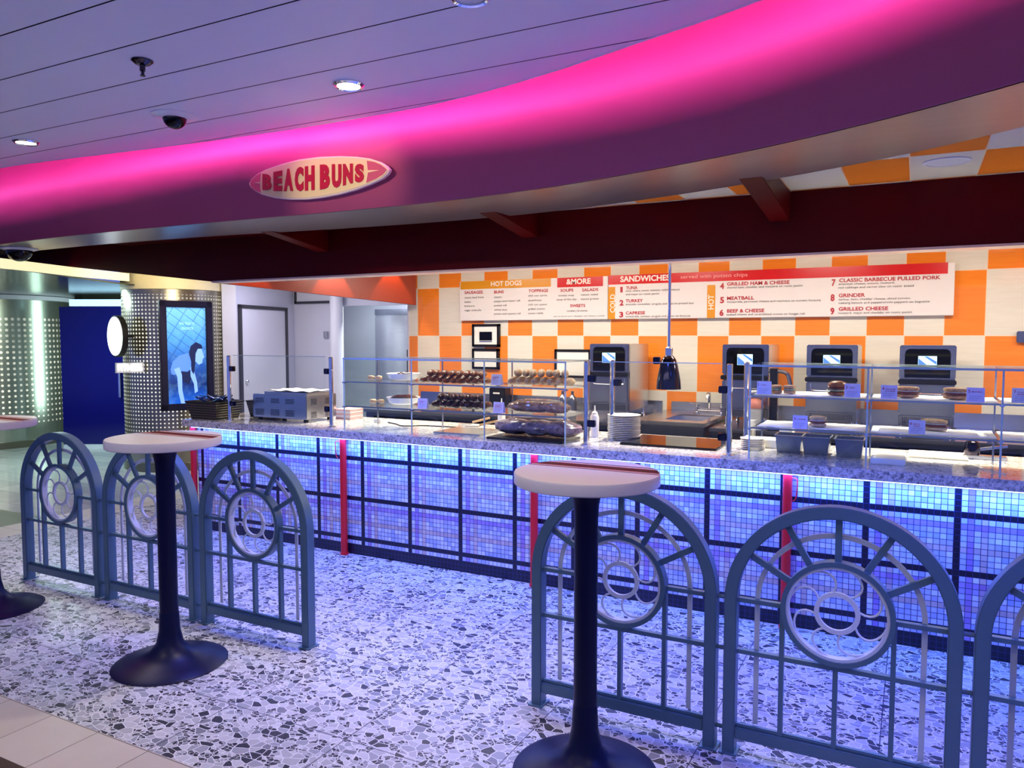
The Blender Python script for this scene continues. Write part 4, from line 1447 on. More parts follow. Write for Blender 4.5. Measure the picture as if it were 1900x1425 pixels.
for px, py, z_, lb in ((688, 705, S2, 'short wooden tongs beside the bowl on the upper shelf'), (692, 749, S1, 'short wooden tongs beside the bowl on the lower shelf')):
    p = at(px, py, z_)
    t = thing('wooden_tongs', lb, 'tongs', (p.x, p.y + 0.05, z_ + 0.001), 0.1)
    m = MB(); m.blob(-0.035, 0, 0.014, 0.026, 0.02, 0.014, sq=0.6); m.blob(0.035, 0, 0.014, 0.022, 0.02, 0.014, sq=0.6); m.build('paddles', 'wood_tong', t)
    m = MB(); m.bar((-0.03, 0, 0.012), (0.04, 0, 0.012), 0.012, 0.012, (0, 0, 1)); m.build('arms', 'wood_tong', t)

# ---- conveyor toaster
t = thing('conveyor_toaster', 'boxy stainless toaster with vent louvres behind the first glass pane', 'toaster', (-4.29, 4.33, ZT), 0.0)
m = MB(); m.box(-0.28, 0.27, 0.02, 0.36, 0.025, 0.205); bd = m.build('body', 'steel', t, bevel=0.006)
m = MB()
for gx in (-0.21, -0.05, 0.10):
    for gz in (0.16, 0.065):
        for k in range(5 if gz < 0.1 else 4):
            m.box(gx - 0.035, gx + 0.045, 0.014, 0.0205, gz + k * 0.010 - 0.02, gz + k * 0.010 - 0.016)
m.build('front_louvres', 'black', bd, smooth=False)
m = MB()
for gy in (0.10, 0.26):
    for gz in (0.155, 0.055):
        for k in range(5):
            m.box(0.2695, 0.274, gy - 0.03, gy + 0.03, gz + k * 0.010 - 0.02, gz + k * 0.010 - 0.016)
m.build('side_louvres', 'black', bd, smooth=False)
m = MB(); m.box(-0.20, 0.24, 0.06, 0.33, 0.2055, 0.222); m.build('top_tray', 'steel', t, bevel=0.004)
for fx in (-0.24, 0.23):
    for fy in (0.06, 0.32):
        m = MB(); m.lathe([(0.018, 0), (0.018, 0.026)], fx, fy, 14); m.build('foot', 'black', t)
m = MB()
N = 12
g = [[m.bm.verts.new((-4.29 - 0.17 + 0.40 * i / N, 4.33 + 0.07 + 0.25 * j / 6, ZT + 0.234 + 0.005 * math.sin(i * 1.3 + j * 1.9))) for j in range(7)] for i in range(N + 1)]
for i in range(N):
    for j in range(6):
        m.bm.faces.new((g[i][j], g[i + 1][j], g[i + 1][j + 1], g[i][j + 1]))
o = m.build('folded_cloth', 'paper'); md = o.modifiers.new('thickness', 'SOLIDIFY'); md.thickness = 0.004
tag(o, 'white cloth lying on top of the conveyor toaster', 'cloth')

# ---- baskets
def basket(x, y, L, D, H, label, fillings, name='wicker_basket'):
    t = thing(name, label, 'basket', (x, y, ZT))
    m = MB()
    def ringp(f, z): return [(-L / 2 * f, -D / 2 * f, z), (L / 2 * f, -D / 2 * f, z), (L / 2 * f, D / 2 * f, z), (-L / 2 * f, D / 2 * f, z)]
    lo, hi, hi2, lo2 = ringp(0.80, 0.0), ringp(1.0, H), ringp(0.94, H), ringp(0.76, 0.01)
    V = [[m.bm.verts.new(p) for p in r] for r in (lo, hi, hi2, lo2)]
    for a, b_ in ((0, 1), (1, 2), (2, 3)):
        for j in range(4):
            m.bm.faces.new((V[a][j], V[a][(j + 1) % 4], V[b_][(j + 1) % 4], V[b_][j]))
    m.bm.faces.new(V[0]); m.bm.faces.new(V[3])
    m.build('basket_body', 'wicker', t, smooth=False)
    m = MB()
    pts = [Vector(p) for p in ringp(1.0, H)]
    m.tube(pts, 0.006, 8, closed=True)
    m.build('rim', 'wicker', t)
    # woven texture strands
    m = MB()
    for k in range(1, 7):
        f = 0.80 + 0.2 * k / 7
        m.tube([Vector(p) for p in ringp(f * 1.01, H * k / 7)], 0.003, 5, closed=True)
    m.build('woven_strands', 'olive', t)
    if fillings:
        rn = random.Random(4)
        m = MB()
        for k in range(26):
            a = rn.uniform(0, PI)
            cx, cy, cz = rn.uniform(-L * 0.36, L * 0.36), rn.uniform(-D * 0.33, D * 0.33), H + rn.uniform(-0.02, 0.035)
            dx, dy = 0.035 * math.cos(a), 0.035 * math.sin(a)
            tz = rn.uniform(-0.02, 0.02)
            m.hexa([(cx - dx, cy - dy, cz - tz), (cx + dx, cy + dy, cz + tz), (cx + dx - dy * .6, cy + dy + dx * .6, cz + tz), (cx - dx - dy * .6, cy - dy + dx * .6, cz - tz)], [(cx - dx, cy - dy, cz - tz + .006), (cx + dx, cy + dy, cz + tz + .008), (cx + dx - dy * .6, cy + dy + dx * .6, cz + tz + .006), (cx - dx - dy * .6, cy - dy + dx * .6, cz - tz + .006)])
        o = m.build('packets', M('dark_blue_foil_packet', (0.04, 0.07, 0.22), 0.15, 0.7, 0.7, 40))
        o.location = (x, y, ZT)
        tag(o, 'heap of shiny dark packets filling the black basket at the counter end', 'packets', kind='stuff')
    return t
basket(-4.93, 4.30, 0.34, 0.28, 0.135, 'black basket heaped with packets at the left end of the counter', True)
basket(-4.70, 4.62, 0.22, 0.22, 0.125, 'empty dark woven basket between the first post and the toaster', False)

# ---- plates, hob, cutlery etc between cases
def plates(px, py, n, r, label, gname, z=ZT):
    p = at(px, py, z)
    for k in range(n):
        m = MB(); m.lathe([(0, 0), (r * 0.6, 0), (r * 0.97, 0.006), (r, 0.010), (r * 0.96, 0.010), (r * 0.6, 0.004), (0, 0.004)], 0, 0, 32)
        if k == 0:
            proto = m.build('white_plate', 'ceramic')
            o = proto
        else:
            m.bm.free()
            o = proto.copy(); COL.objects.link(o)
        o.location = (p.x + 0.001 * math.sin(k * 2.1), p.y + r + 0.001 * math.cos(k * 1.7), z + k * 0.0112)
        tag(o, ('topmost ' if k == n - 1 else 'bottom ' if k == 0 else '') + label, 'plate', gname)
plates(1147, 818, 14, 0.105, 'white plate of the tall stack left of the hob', 'plates in the tall stack')
plates(1392, 836, 6, 0.07, 'small white plate of the low stack behind the right posts', 'small plates in the low stack')
m = MB(); m.prism([(-1.56, 4.36), (-0.985, 4.36), (-0.985, 4.80), (-1.56, 4.80)], 'z', ZT, ZT + 0.014)
tag(m.build('ceramic_hob', 'black_gloss', bevel=0.004), 'flat black glass hob on the worktop under the heat lamp', 'hob')

# squeeze bottles
for px, py, lb, col in ((1100, 812, 'pale squeeze bottle beside the tall plate stack', 'lettuce'), (944, 770, 'pink-white squeeze bottle behind the left display case', 'ceramic')):
    p = at(px, py, ZT) if px > 1000 else Vector((-2.62, 4.80, ZT))
    t = thing('squeeze_bottle', lb, 'bottle', (p.x, p.y + 0.03, ZT))
    m = MB(); m.lathe([(0, 0), (0.027, 0), (0.028, 0.01), (0.028, 0.13), (0.022, 0.145), (0.012, 0.15)], 0, 0, 18); m.build('bottle_body', 'ceramic', t)
    m = MB(); m.lathe([(0.020, 0.145), (0.018, 0.16), (0.006, 0.17), (0.003, 0.205), (0, 0.206)], 0, 0, 14); m.build('nozzle', 'paper', t)

# heat lamp
t = thing('heat_lamp', 'black chrome heat lamp hanging on a long chrome rod over the hob', 'lamp', (-1.368, 4.72, 1.20))
m = MB(); m.lathe([(0.077, 0.0), (0.073, 0.05), (0.065, 0.10), (0.055, 0.15), (0.045, 0.185), (0.030, 0.205), (0.022, 0.21)], 0, 0, 40); sh = m.build('lamp_shade', 'black_chrome', t)
md = sh.modifiers.new('thickness', 'SOLIDIFY'); md.thickness = 0.002
m = MB(); m.lathe([(0.024, 0.205), (0.024, 0.255), (0.018, 0.262), (0.009, 0.266), (0.009, 1.135)], 0, 0, 20); m.build('rod', 'chrome', t)
m = MB(); m.blob(0, 0, 0.06, 0.035, 0.035, 0.045); m.build('bulb', E_('warm_bulb', (1.0, 0.6, 0.3), 2.0), t)
m = MB(); m.box(-0.098, -0.058, -0.02, 0.02, 0.155, 0.20); m.build('switch_box', 'navy_paint', t, bevel=0.004)

# steel food pans
for i, (px, py, lb) in enumerate(((1461, 842, 'steel food pan under the right case, leftmost of three'), (1512, 846, 'steel food pan under the right case, middle of three'), (1574, 851, 'steel food pan under the right case, rightmost of three'))):
    p = at(px, py, ZT)
    if i == 0:
        t = thing('food_pan', lb, 'pan', (p.x, p.y + 0.09, ZT), 0, 'steel food pans under the right case')
        m = MB()
        def rr(f, z, wx=0.070, wy=0.07): return [m.bm.verts.new((sx * wx * f, sy * wy * f, z)) for sx, sy in ((-1, -1), (1, -1), (1, 1), (-1, 1))]
        L_ = [rr(0.86, 0.0), rr(1.0, 0.098), rr(0.96, 0.098), rr(0.82, 0.006)]
        for a_, b_ in zip(L_, L_[1:]):
            for j in range(4):
                m.bm.faces.new((a_[j], a_[(j + 1) % 4], b_[(j + 1) % 4], b_[j]))
        m.bm.faces.new(L_[0]); m.bm.faces.new(L_[-1])
        m.build('pan_body', 'pan', t, bevel=0.006)
        m = MB()
        for bx in ((-0.076, 0.076, -0.082, -0.070), (-0.076, 0.076, 0.070, 0.082), (-0.076, -0.069, -0.070, 0.070), (0.069, 0.076, -0.070, 0.070)):
            m.box(bx[0], bx[1], bx[2], bx[3], 0.097, 0.101)
        m.build('rim', 'steel', t, bevel=0.001)
        pan0 = t
    else:
        dup(pan0, (p.x, p.y + 0.09, ZT), 0, lb)
# cutting boards and papers
for (xa, xb, ya, yb, zz, nm, lb, mm) in ((-0.19, -0.03, 4.30, 4.60, 0.03, 'white_cutting_block', 'white block right of the steel food pans', 'paper'), (-0.02, 0.26, 4.62, 4.86, 0.012, 'cutting_board', 'cream cutting board on the worktop behind the right case', 'paper'), (-2.86, -2.50, 4.30, 4.62, 0.012, 'grey_cutting_board', 'grey cutting board at the bottom of the left case', 'steel'), (-0.81, -0.70, 4.62, 4.76, 0.05, 'napkin_box', 'low white napkin box behind the right posts', 'paper'), (-0.69, -0.62, 4.66, 4.78, 0.13, 'white_menu_holder', 'white upright box left of the food pans', 'paper')):
    m = MB(); m.box(xa, xb, ya, yb, ZT, ZT + zz)
    tag(m.build(nm, mm, bevel=0.004), lb, nm.replace('_', ' ').split()[-1])
p = on_z(636, 778, ZT)
for k in range(5):
    m = MB(); m.box(p.x - 0.075, p.x + 0.075, p.y, p.y + 0.16, ZT + 0.0005 + k * 0.016, ZT + 0.016 + k * 0.016)
    tag(m.build('napkin_pack', 'ceramic' if k % 2 else 'pink_pack', bevel=0.003), ('%s napkin pack, %s of the stack between toaster and left case' % ('white' if k % 2 else 'pink', ('lowest', 'second', 'middle', 'fourth', 'topmost')[k])), 'napkin pack', 'napkin packs stacked beside the toaster')
# bread knife / spatulas
for i, (px, py, rz, lb) in enumerate(((876, 785, 0.5, 'spatula with cream handle lying on the board in the left case'), (890, 790, 0.25, 'second cream-handled spatula beside the first, nearer the bag of loaves'))):
    p = at(px, py, ZT + 0.02)
    t = thing('spatula', lb, 'spatula', (p.x, p.y, ZT + 0.013), rz)
    m = MB(); m.bar((0, 0, 0.012), (0.13, 0, 0.045), 0.02, 0.014, (0, 0, 1)); m.build('handle', 'bread_gold', t, bevel=0.003)
    m = MB(); m.box(-0.10, 0.0, -0.025, 0.025, 0.0, 0.003); m.build('blade', 'steel', t)
# small outlet on worktop and cord
m = MB(); p = at(700, 785, ZT)
m.box(p.x - 0.03, p.x + 0.03, p.y, p.y + 0.03, ZT, ZT + 0.03)
tag(m.build('power_outlet', 'ceramic', bevel=0.003), 'small white power outlet on the worktop inside the left case', 'outlet')
m = MB()
m.tube(catmull([(-3.50, 4.66, ZT + 0.004), (-3.38, 4.60, ZT + 0.004), (-3.28, 4.53, ZT + 0.004), (-3.20, 4.56, ZT + 0.004), (-3.10, 4.62, ZT + 0.004), (-2.6, 4.66, ZT + 0.004)], 6), 0.004, 6)
tag(m.build('black_cable', 'black'), 'black power cord curving across the worktop in the left case', 'cable')
# black dispenser
t = thing('black_dispenser', 'black wall-mounted dispenser below the framed notices', 'dispenser', (-3.50, 6.43, 1.0))
p = on_y(927, 740, 6.40)
t.location = (p.x, 6.435, p.z)
m = MB(); m.box(-0.085, 0.085, -0.09, 0.038, -0.12, 0.11); m.build('housing', 'black', t, bevel=0.008)
m = MB(); m.box(-0.04, 0.03, -0.092, -0.089, 0.05, 0.065); m.build('label_strip', 'ceramic', t)

# ================================================================== BACK COUNTER
t = thing('back_counter', 'long stainless back counter under the tiled wall', 'counter', (0, 0, 0))
m = MB(); m.box(-4.5, -1.91, 5.66, 6.49, 0.08, 0.835); m.build('cabinet_body', 'steel_dark', t, smooth=False)
m = MB(); m.box(-1.325, 3.3, 5.66, 6.49, 0.08, 0.835); m.build('cabinet_body', 'steel_dark', t, smooth=False)
m = MB(); m.box(-4.5, -1.90, 5.62, 6.495, 0.835, 0.862); m.build('worktop', 'steel', t, bevel=0.003)
m = MB(); m.box(-1.325, 3.3, 5.62, 6.495, 0.835, 0.862); m.build('worktop', 'steel', t, bevel=0.003)
m = MB(); m.box(-4.5, 3.3, 5.72, 6.45, 0.0, 0.08); m.build('kick', 'black', t, smooth=False)
for k in range(9):
    xa = -4.4 + k * 0.84
    if -2.2 < xa < -1.4: continue
    m = MB(); m.box(xa, xa + 0.80, 5.635, 5.66, 0.45, 0.80); dd = m.build('drawer', 'black_gloss', t, bevel=0.004)
    m = MB(); m.box(xa + 0.10, xa + 0.70, 5.62, 5.637, 0.74, 0.752); m.build('drawer_handle', 'chrome', dd)
    m = MB(); m.box(xa, xa + 0.80, 5.635, 5.66, 0.10, 0.44); m.build('drawer', 'black_gloss', t, bevel=0.004)
# sink unit
t = thing('sink_unit', 'stainless sink with twin-tap mixer under the heat lamp', 'sink', (-1.52, 5.9, 0))
m = MB()
sx0, sx1, sy0, sy1 = -0.37, 0.185, -0.36, 0.58
for bx in ((sx0, sx1, sy0, -0.20), (sx0, sx1, 0.26, sy1), (sx0, -0.16, -0.20, 0.26), (0.12, sx1, -0.20, 0.26)):
    m.box(bx[0], bx[1], bx[2], bx[3], 0.872, 0.90)
m.build('sink_deck', 'steel', t, bevel=0.002)
m = MB(); m.box(sx0 + 0.01, sx1 - 0.01, sy0 + 0.005, sy0 + 0.02, 0.72, 0.872); m.build('apron', 'steel_dark', t)
m = MB()
V = [[m.bm.verts.new(p) for p in r] for r in ([(-0.16, -0.20, 0.885), (0.12, -0.20, 0.885), (0.12, 0.26, 0.885), (-0.16, 0.26, 0.885)], [(-0.13, -0.17, 0.70), (0.09, -0.17, 0.70), (0.09, 0.23, 0.70), (-0.13, 0.23, 0.70)])]
for j in range(4):
    m.bm.faces.new((V[0][j], V[0][(j + 1) % 4], V[1][(j + 1) % 4], V[1][j]))
m.bm.faces.new(V[1]); m.build('basin', 'steel', t)
t2 = thing('mixer_tap', 'chrome mixer tap with two cross handles behind the sink', 'tap', (-1.48, 6.28, 0.90))
for sx in (-1, 1):
    m = MB(); m.lathe([(0.025, 0), (0.025, 0.01), (0.012, 0.015), (0.012, 0.055), (0.02, 0.06), (0.02, 0.075), (0, 0.078)], sx * 0.10, 0, 16); vb = m.build('valve_body', 'chrome', t2)
    m = MB(); m.bar((sx * 0.10, 0, 0.072), (sx * 0.155, -0.02, 0.085), 0.012, 0.008, (0, 0, 1)); m.build('lever', 'chrome', vb)
m = MB(); m.tube([(-0.10, 0, 0.03), (0.10, 0, 0.03)], 0.010, 10); m.build('bridge', 'chrome', t2)
m = MB(); m.tube(catmull([(0, 0, 0.03), (0.0, 0, 0.12), (0.005, -0.02, 0.17), (0.005, -0.07, 0.175), (0.005, -0.10, 0.13)], 6), 0.010, 10); m.build('spout', 'chrome', t2)
# backsplashes
for xa, xb, lb in ((-4.45, -1.93, 'brushed steel splashback left of the sink, behind the first oven'), (-1.85, -1.02, 'brushed steel splashback behind the sink taps'), (-0.97, 3.3, 'brushed steel splashback behind the three right ovens')):
    m = MB(); m.box(xa, xb, 6.475, 6.4995, 0.863 if not -1.9 < xa < -1.0 else 0.901, 0.972)
    tag(m.build('steel_splashback', 'steel', bevel=0.002), lb, 'splashback', 'steel splashbacks')

# ovens
def make_oven():
    t = thing('rapid_cook_oven', 'x', 'oven', (0, 0, 0), 0, 'ovens on the back counter')
    m = MB(); m.box(-0.165, 0.165, 0.03, 0.52, 0.065, 0.605); m.build('body', 'steel', t, bevel=0.008)
    m = MB(); m.box(-0.167, 0.167, 0.0, 0.035, 0.385, 0.607); fr_ = m.build('control_fascia', 'steel_dark', t, bevel=0.006)
    m = MB()
    ol = [(-0.135, 0.39), (0.135, 0.39), (0.135, 0.55), (0.128, 0.572), (0.110, 0.582), (-0.110, 0.582), (-0.128, 0.572), (-0.135, 0.55)]
    m.prism(ol, 'y', -0.004, 0.002); m.build('control_glass', 'black_gloss', fr_, smooth=False)
    m = MB(); m.box(-0.055, 0.055, -0.006, -0.004, 0.455, 0.535); sc = m.build('touch_screen', 'screen_cyan', fr_, smooth=False)
    m = MB(); m.prism([(-0.053, 0.457), (0.02, 0.457), (-0.053, 0.52)], 'y', -0.0075, -0.0065); m.prism([(0.0, 0.533), (0.053, 0.50), (0.053, 0.478), (-0.02, 0.533)], 'y', -0.0075, -0.0065); m.build('screen_graphic', 'screen_blue', sc, smooth=False)
    m = MB(); m.box(-0.172, 0.172, -0.035, 0.0, 0.345, 0.378); m.build('door_handle', 'black', t, bevel=0.006)
    m = MB(); m.box(-0.167, 0.167, -0.005, 0.03, 0.135, 0.345); d_ = m.build('door', 'steel_dark', t, bevel=0.010)
    m = MB()
    m.tube(catmull([(-0.135, -0.007, 0.335), (-0.132, -0.007, 0.30), (-0.115, -0.007, 0.285), (0, -0.007, 0.283), (0.115, -0.007, 0.285), (0.132, -0.007, 0.30), (0.135, -0.007, 0.335)], 5), 0.003, 6)
    m.build('pressed_line', 'chrome', d_)
    m = MB(); m.box(-0.165, 0.165, 0.0, 0.03, 0.065, 0.13); v_ = m.build('vent_panel', 'steel_dark', t, bevel=0.003)
    m = MB()
    for r_ in range(4):
        for c_ in range(26):
            m.box(-0.14 + c_ * 0.011, -0.134 + c_ * 0.011, -0.0015, 0.0005, 0.080 + r_ * 0.011, 0.086 + r_ * 0.011)
    m.build('vent_holes', 'black', v_, smooth=False)
    for fx in (-0.14, 0.14):
        for fy in (0.06, 0.47):
            m = MB(); m.lathe([(0.018, 0), (0.014, 0.01), (0.012, 0.066)], fx, fy, 12); m.build('leg', 'chrome', t)
    return t
ov = make_oven()
OY = 5.84
spec = [(on_y(1130, 636, OY).x, 'countertop oven at the left, lit screen with rows of icons, beside the framed board'), (on_y(1383, 636, OY).x, 'countertop oven behind the chrome posts, with a dark blue screen'), (on_y(1544, 636, OY).x, 'countertop oven behind card 2, pale screen, middle of the right three'), (on_y(1722, 637, OY).x, 'countertop oven at the right, behind the ham and meatball sandwiches')]
ov.location = (spec[0][0], OY, 0.8625); ov['label'] = spec[0][1]
for x_, lb in spec[1:]:
    dup(ov, (x_, OY, 0.8625), 0, lb)

# misc back counter things
t = thing('black_monitor_stand', 'black curved post stand on the back counter behind card 1', 'stand', (on_y(1434, 780, 5.68).x, 5.69, 0.8625))
m = MB(); m.box(-0.025, 0.025, -0.02, 0.02, 0, 0.44); m.build('post', 'black', t)
m = MB(); m.tube(catmull([(-0.04, 0, 0.42), (0.04, 0, 0.42), (0.09, 0, 0.40), (0.11, 0, 0.33), (0.12, 0, 0.26)], 5), 0.014, 8); m.build('curved_arm', 'steel_dark', t)
m = MB(); m.box(-0.03, 0.06, -0.05, 0.05, 0, 0.012); m.build('foot', 'black', t)
t = thing('cream_container', 'cream tub with an orange lid on the back counter behind the right posts', 'container', (on_y(1400, 770, 5.72).x, 5.72, 0.8625))
m = MB(); m.lathe([(0, 0), (0.05, 0), (0.058, 0.10), (0.060, 0.15)], 0, 0, 24); m.build('tub', 'ceramic', t)
m = MB(); m.lathe([(0.062, 0.15), (0.062, 0.17), (0.05, 0.20), (0.03, 0.215), (0, 0.22)], 0, 0, 24); m.build('lid', M('salmon_lid', (0.75, 0.22, 0.12), 0.4), t)
for i, (px, lb) in enumerate(((1592, 'short black and steel clamp on the back counter between the two middle ovens'), (1673, 'short black clamp at the left foot of the right oven'), (1766, 'short black clamp at the right foot of the right oven'), (1846, 'short black clamp near the right edge of the back counter'))):
    p = on_y(px, 785, 5.66)
    m = MB(); m.box(p.x - 0.035, p.x - 0.012, 5.66, 5.70, 0.8625, 0.92); m.lathe([(0.012, 0.8625), (0.012, 0.945), (0, 0.946)], p.x + 0.012, 5.68, 10)
    tag(m.build('counter_clamp', 'steel_dark', bevel=0.001), lb, 'clamp', 'clamps on the back counter')
t = thing('hand_slicer', 'small chrome and black slicer on the worktop near the right edge', 'slicer', (0.34, 4.74, ZT))
m = MB(); m.box(-0.10, 0.10, -0.03, 0.03, 0, 0.02); m.build('base', 'steel', t, bevel=0.004)
m = MB(); m.lathe([(0, 0), (0.035, 0), (0.04, 0.02), (0.03, 0.07), (0, 0.09)], -0.06, 0, 18, 0.02); m.build('knob', 'black_chrome', t)
m = MB(); m.bar((-0.03, 0, 0.05), (0.10, 0, 0.075), 0.02, 0.014, (0, 0, 1)); m.build('arm', 'chrome', t)
# bread boards on left back counter
m = MB(); m.box(-3.95, -3.2, 5.75, 6.1, 0.8625, 0.90)
tag(m.build('steel_tray_stack', 'steel_dark', bevel=0.004), 'low dark steel tray on the back counter behind the left case', 'tray')
m = MB(); m.box(-3.02, -2.72, 5.80, 6.10, 0.8625, 0.955)
tag(m.build('glass_rack', 'steel', bevel=0.004), 'low steel rack on the back counter behind the bagged loaves', 'rack')
# bottles row on back counter left of oven
for i, px in enumerate((1044, 1062)):
    p = on_y(px, 760, 5.9)
    m = MB(); m.lathe([(0, 0), (0.035, 0), (0.038, 0.13), (0.03, 0.16), (0.012, 0.18), (0.012, 0.21), (0, 0.212)], p.x, 5.9, 18, 0.8625)
    tag(m.build('dark_bottle', 'steel_dark'), 'dark bottle on the back counter beside the left oven, %s one' % ('left' if i == 0 else 'right'), 'bottle')

# ================================================================== WALL SIGNS
BY = 6.47
def P2(px, py): return on_y(px, py, BY - 0.018)
class TXT:
    def __init__(s, name, mat, par): s.n, s.mt, s.par = name, mat, par
    def w(s, txt, px, py, cap, xr=None, bold=0.0):
        m = MB()
        p = P2(px, py); q = P2(px, py - cap)
        wd = (P2(xr, py).x - p.x) if xr else None
        put_text(m, txt, p.x, p.z, BY - 0.020, q.z - p.z, wd, bold)
        m.build(s.n, s.mt, s.par, smooth=False)
def board(name, x0, x1, z0, z1, label):
    t = thing(name, label, 'menu board', (0, 0, 0), 0, 'menu boards on the tiled wall')
    m = MB(); m.box(x0, x1, BY - 0.018, BY + 0.029, z0, z1); m.build('board_panel', 'board', t, bevel=0.003)
    return t
ZM0, ZM1 = 1.682, 2.062
b1 = board('menu_board', -3.965, -2.43, ZM0, ZM1, 'white menu board headed HOT DOGS and &MORE, left one on the tiled wall')
b2 = board('menu_board', -2.425, 0.235, ZM0, ZM1, 'wide white menu board headed SANDWICHES, right one on the tiled wall')
def band(par, x0, x1, z0, z1, mat, nm):
    m = MB(); m.box(x0, x1, BY - 0.0195, BY - 0.0175, z0, z1); return m.build(nm, mat, par, smooth=False)
pa = lambda px, py: P2(px, py)
band(b1, -3.955, -2.985, 1.985, 2.062, 'mustard', 'heading_band')
band(b1, -2.92, -2.475, 1.975, 2.062, 'sign_red', 'heading_band')
band(b2, -2.425, 0.19, 1.985, 2.066, 'sign_red', 'heading_band')
band(b2, -2.425, -2.36, ZM0, 1.965, 'mustard', 'side_band')
band(b2, pa(1312, 560).x, pa(1327, 560).x, ZM0, 1.955, 'mustard', 'side_band')
tw = TXT('heading', 'ink_white', b1)
tw.w('HOT DOGS', 911, 531, 8.5, 968, 0.02); tw.w('&MORE', 1051, 527.5, 9.5, 1096, 0.03)
tw = TXT('heading', 'ink_white', b2); tw.w('SANDWICHES', 1151, 523, 10, 1243, 0.03)
p = P2(1141, 580); m = MB(); put_text(m, 'COLD', p.x, p.z, BY - 0.0205, 0.045, width=0.16, rot90=True, bold=0.02); m.build('side_heading', 'ink_white', b2, smooth=False)
p = P2(1324, 574); m = MB(); put_text(m, 'HOT', p.x, p.z, BY - 0.0205, 0.045, width=0.12, rot90=True, bold=0.02); m.build('side_heading', 'ink_white', b2, smooth=False)
tw = TXT('subheading', 'ink_pink', b2); tw.w('served with potato chips', 1263, 517, 6.5, 1387)
tr_ = TXT('section_heading', 'ink_red', b1)
for s_, px, py, xr in (('SAUSAGES', 862, 545.5, 896), ('BUNS', 917, 544.5, 935), ('TOPPINGS', 981, 542.5, 1017), ('SOUPS', 1040, 541.5, 1064), ('SALADS', 1080, 540.5, 1110), ('SWEETS', 1058, 570, 1086)):
    tr_.w(s_, px, py, 5.2, xr, 0.025)
tb = TXT('menu_line', 'ink_black', b1)
for s_, px, py, xr in (('classic beef frank', 862, 554, 898), ('italian', 862, 562, 874), ('bratwurst', 862, 569.5, 881), ('vegan andouille', 862, 577.5, 893), ('classic', 917, 553, 931), ('poppy seed kaiser roll', 917, 560.5, 965), ('pretzel roll', 917, 568.5, 940), ('white bun', 917, 576.5, 941), ('potato and sesame roll', 917, 584, 966), ('chili con carne', 980, 550.5, 1015), ('sauerkraut', 980, 559, 1005), ('chili con queso', 980, 567, 1015), ('grilled onions', 980, 575, 1011), ('sweet relish', 980, 583, 1008), ('tomato soup', 1036, 550, 1065), ('soup of the day', 1033, 557.5, 1070), ('caesar salad', 1078, 548.5, 1109), ('mixed greens', 1078, 556.5, 1111), ('cookie | brownie', 1052, 578.5, 1090)):
    tb.w(s_, px, py, 3.6, xr)
tb.w('ask us about your allergies and dietary wishes', 1027, 588, 2.0, 1122)
tr_ = TXT('item_number', 'ink_red', b2)
for n_s, px, py, cap in (('1', 1151, 542, 9.5), ('2', 1149.5, 566.5, 9.5), ('3', 1149, 588.5, 9.5), ('4', 1336, 536, 10.5), ('5', 1336, 562, 10.5), ('6', 1335, 585.5, 10.5), ('7', 1543, 530, 11.5), ('8', 1541, 558, 11.5), ('9', 1540.5, 583, 11.5)):
    tr_.w(n_s, px, py, cap, px + (4.5 if n_s == '1' else 7.5), 0.04)
tr_ = TXT('item_name', 'ink_red', b2)
for s_, px, py, xr, cap in (('TUNA', 1161.5, 537, 1183, 5.5), ('TURKEY', 1161, 561, 1193, 5.5), ('CAPRESE', 1161, 583.5, 1197, 5.5), ('GRILLED HAM & CHEESE', 1349, 530, 1465, 6.2), ('MEATBALL', 1349, 556.5, 1399, 6.2), ('BEEF & CHEESE', 1349, 580, 1418, 6.2), ('CLASSIC BARBECUE PULLED PORK', 1557, 523.5, 1745, 6.5), ('GRINDER', 1556, 551.5, 1605, 6.5), ('GRILLED CHEESE', 1556, 576.5, 1648, 6.5)):
    tr_.w(s_, px, py, cap, xr, 0.025)
tb = TXT('item_description', 'ink_black', b2)
for s_, px, py, xr in (('tuna, celery, onion, tomato, radish, lettuce', 1161, 541.5, 1261), ('and mayo on rustic panini', 1161, 548, 1223), ('avocado, cucumber, arugula and aioli on pretzel bun', 1161, 566.5, 1287), ('mozzarella, tomato, arugula and pesto on focaccia', 1161, 589, 1281), ('shaved ham, cheddar and mustard on rustic panini', 1349, 535.5, 1489), ('mozzarella, parmesan cheese and marinara on tomato focaccia', 1349, 562, 1523), ('melted cheese and caramelized onions on hoagie roll', 1348, 585.5, 1493), ('american cheese, onions, mustard,', 1556, 529, 1660), ('red cabbage and carrot slaw on rustic bread', 1556, 535.5, 1695), ('turkey, ham, cheddar cheese, sliced tomato,', 1556, 557.5, 1690), ('iceberg lettuce and pepperoncini peppers on baguette', 1556, 564, 1725), ('mustard, mayo and cheddar on rustic panini', 1555, 582.5, 1692)):
    tb.w(s_, px, py, 3.8, xr)

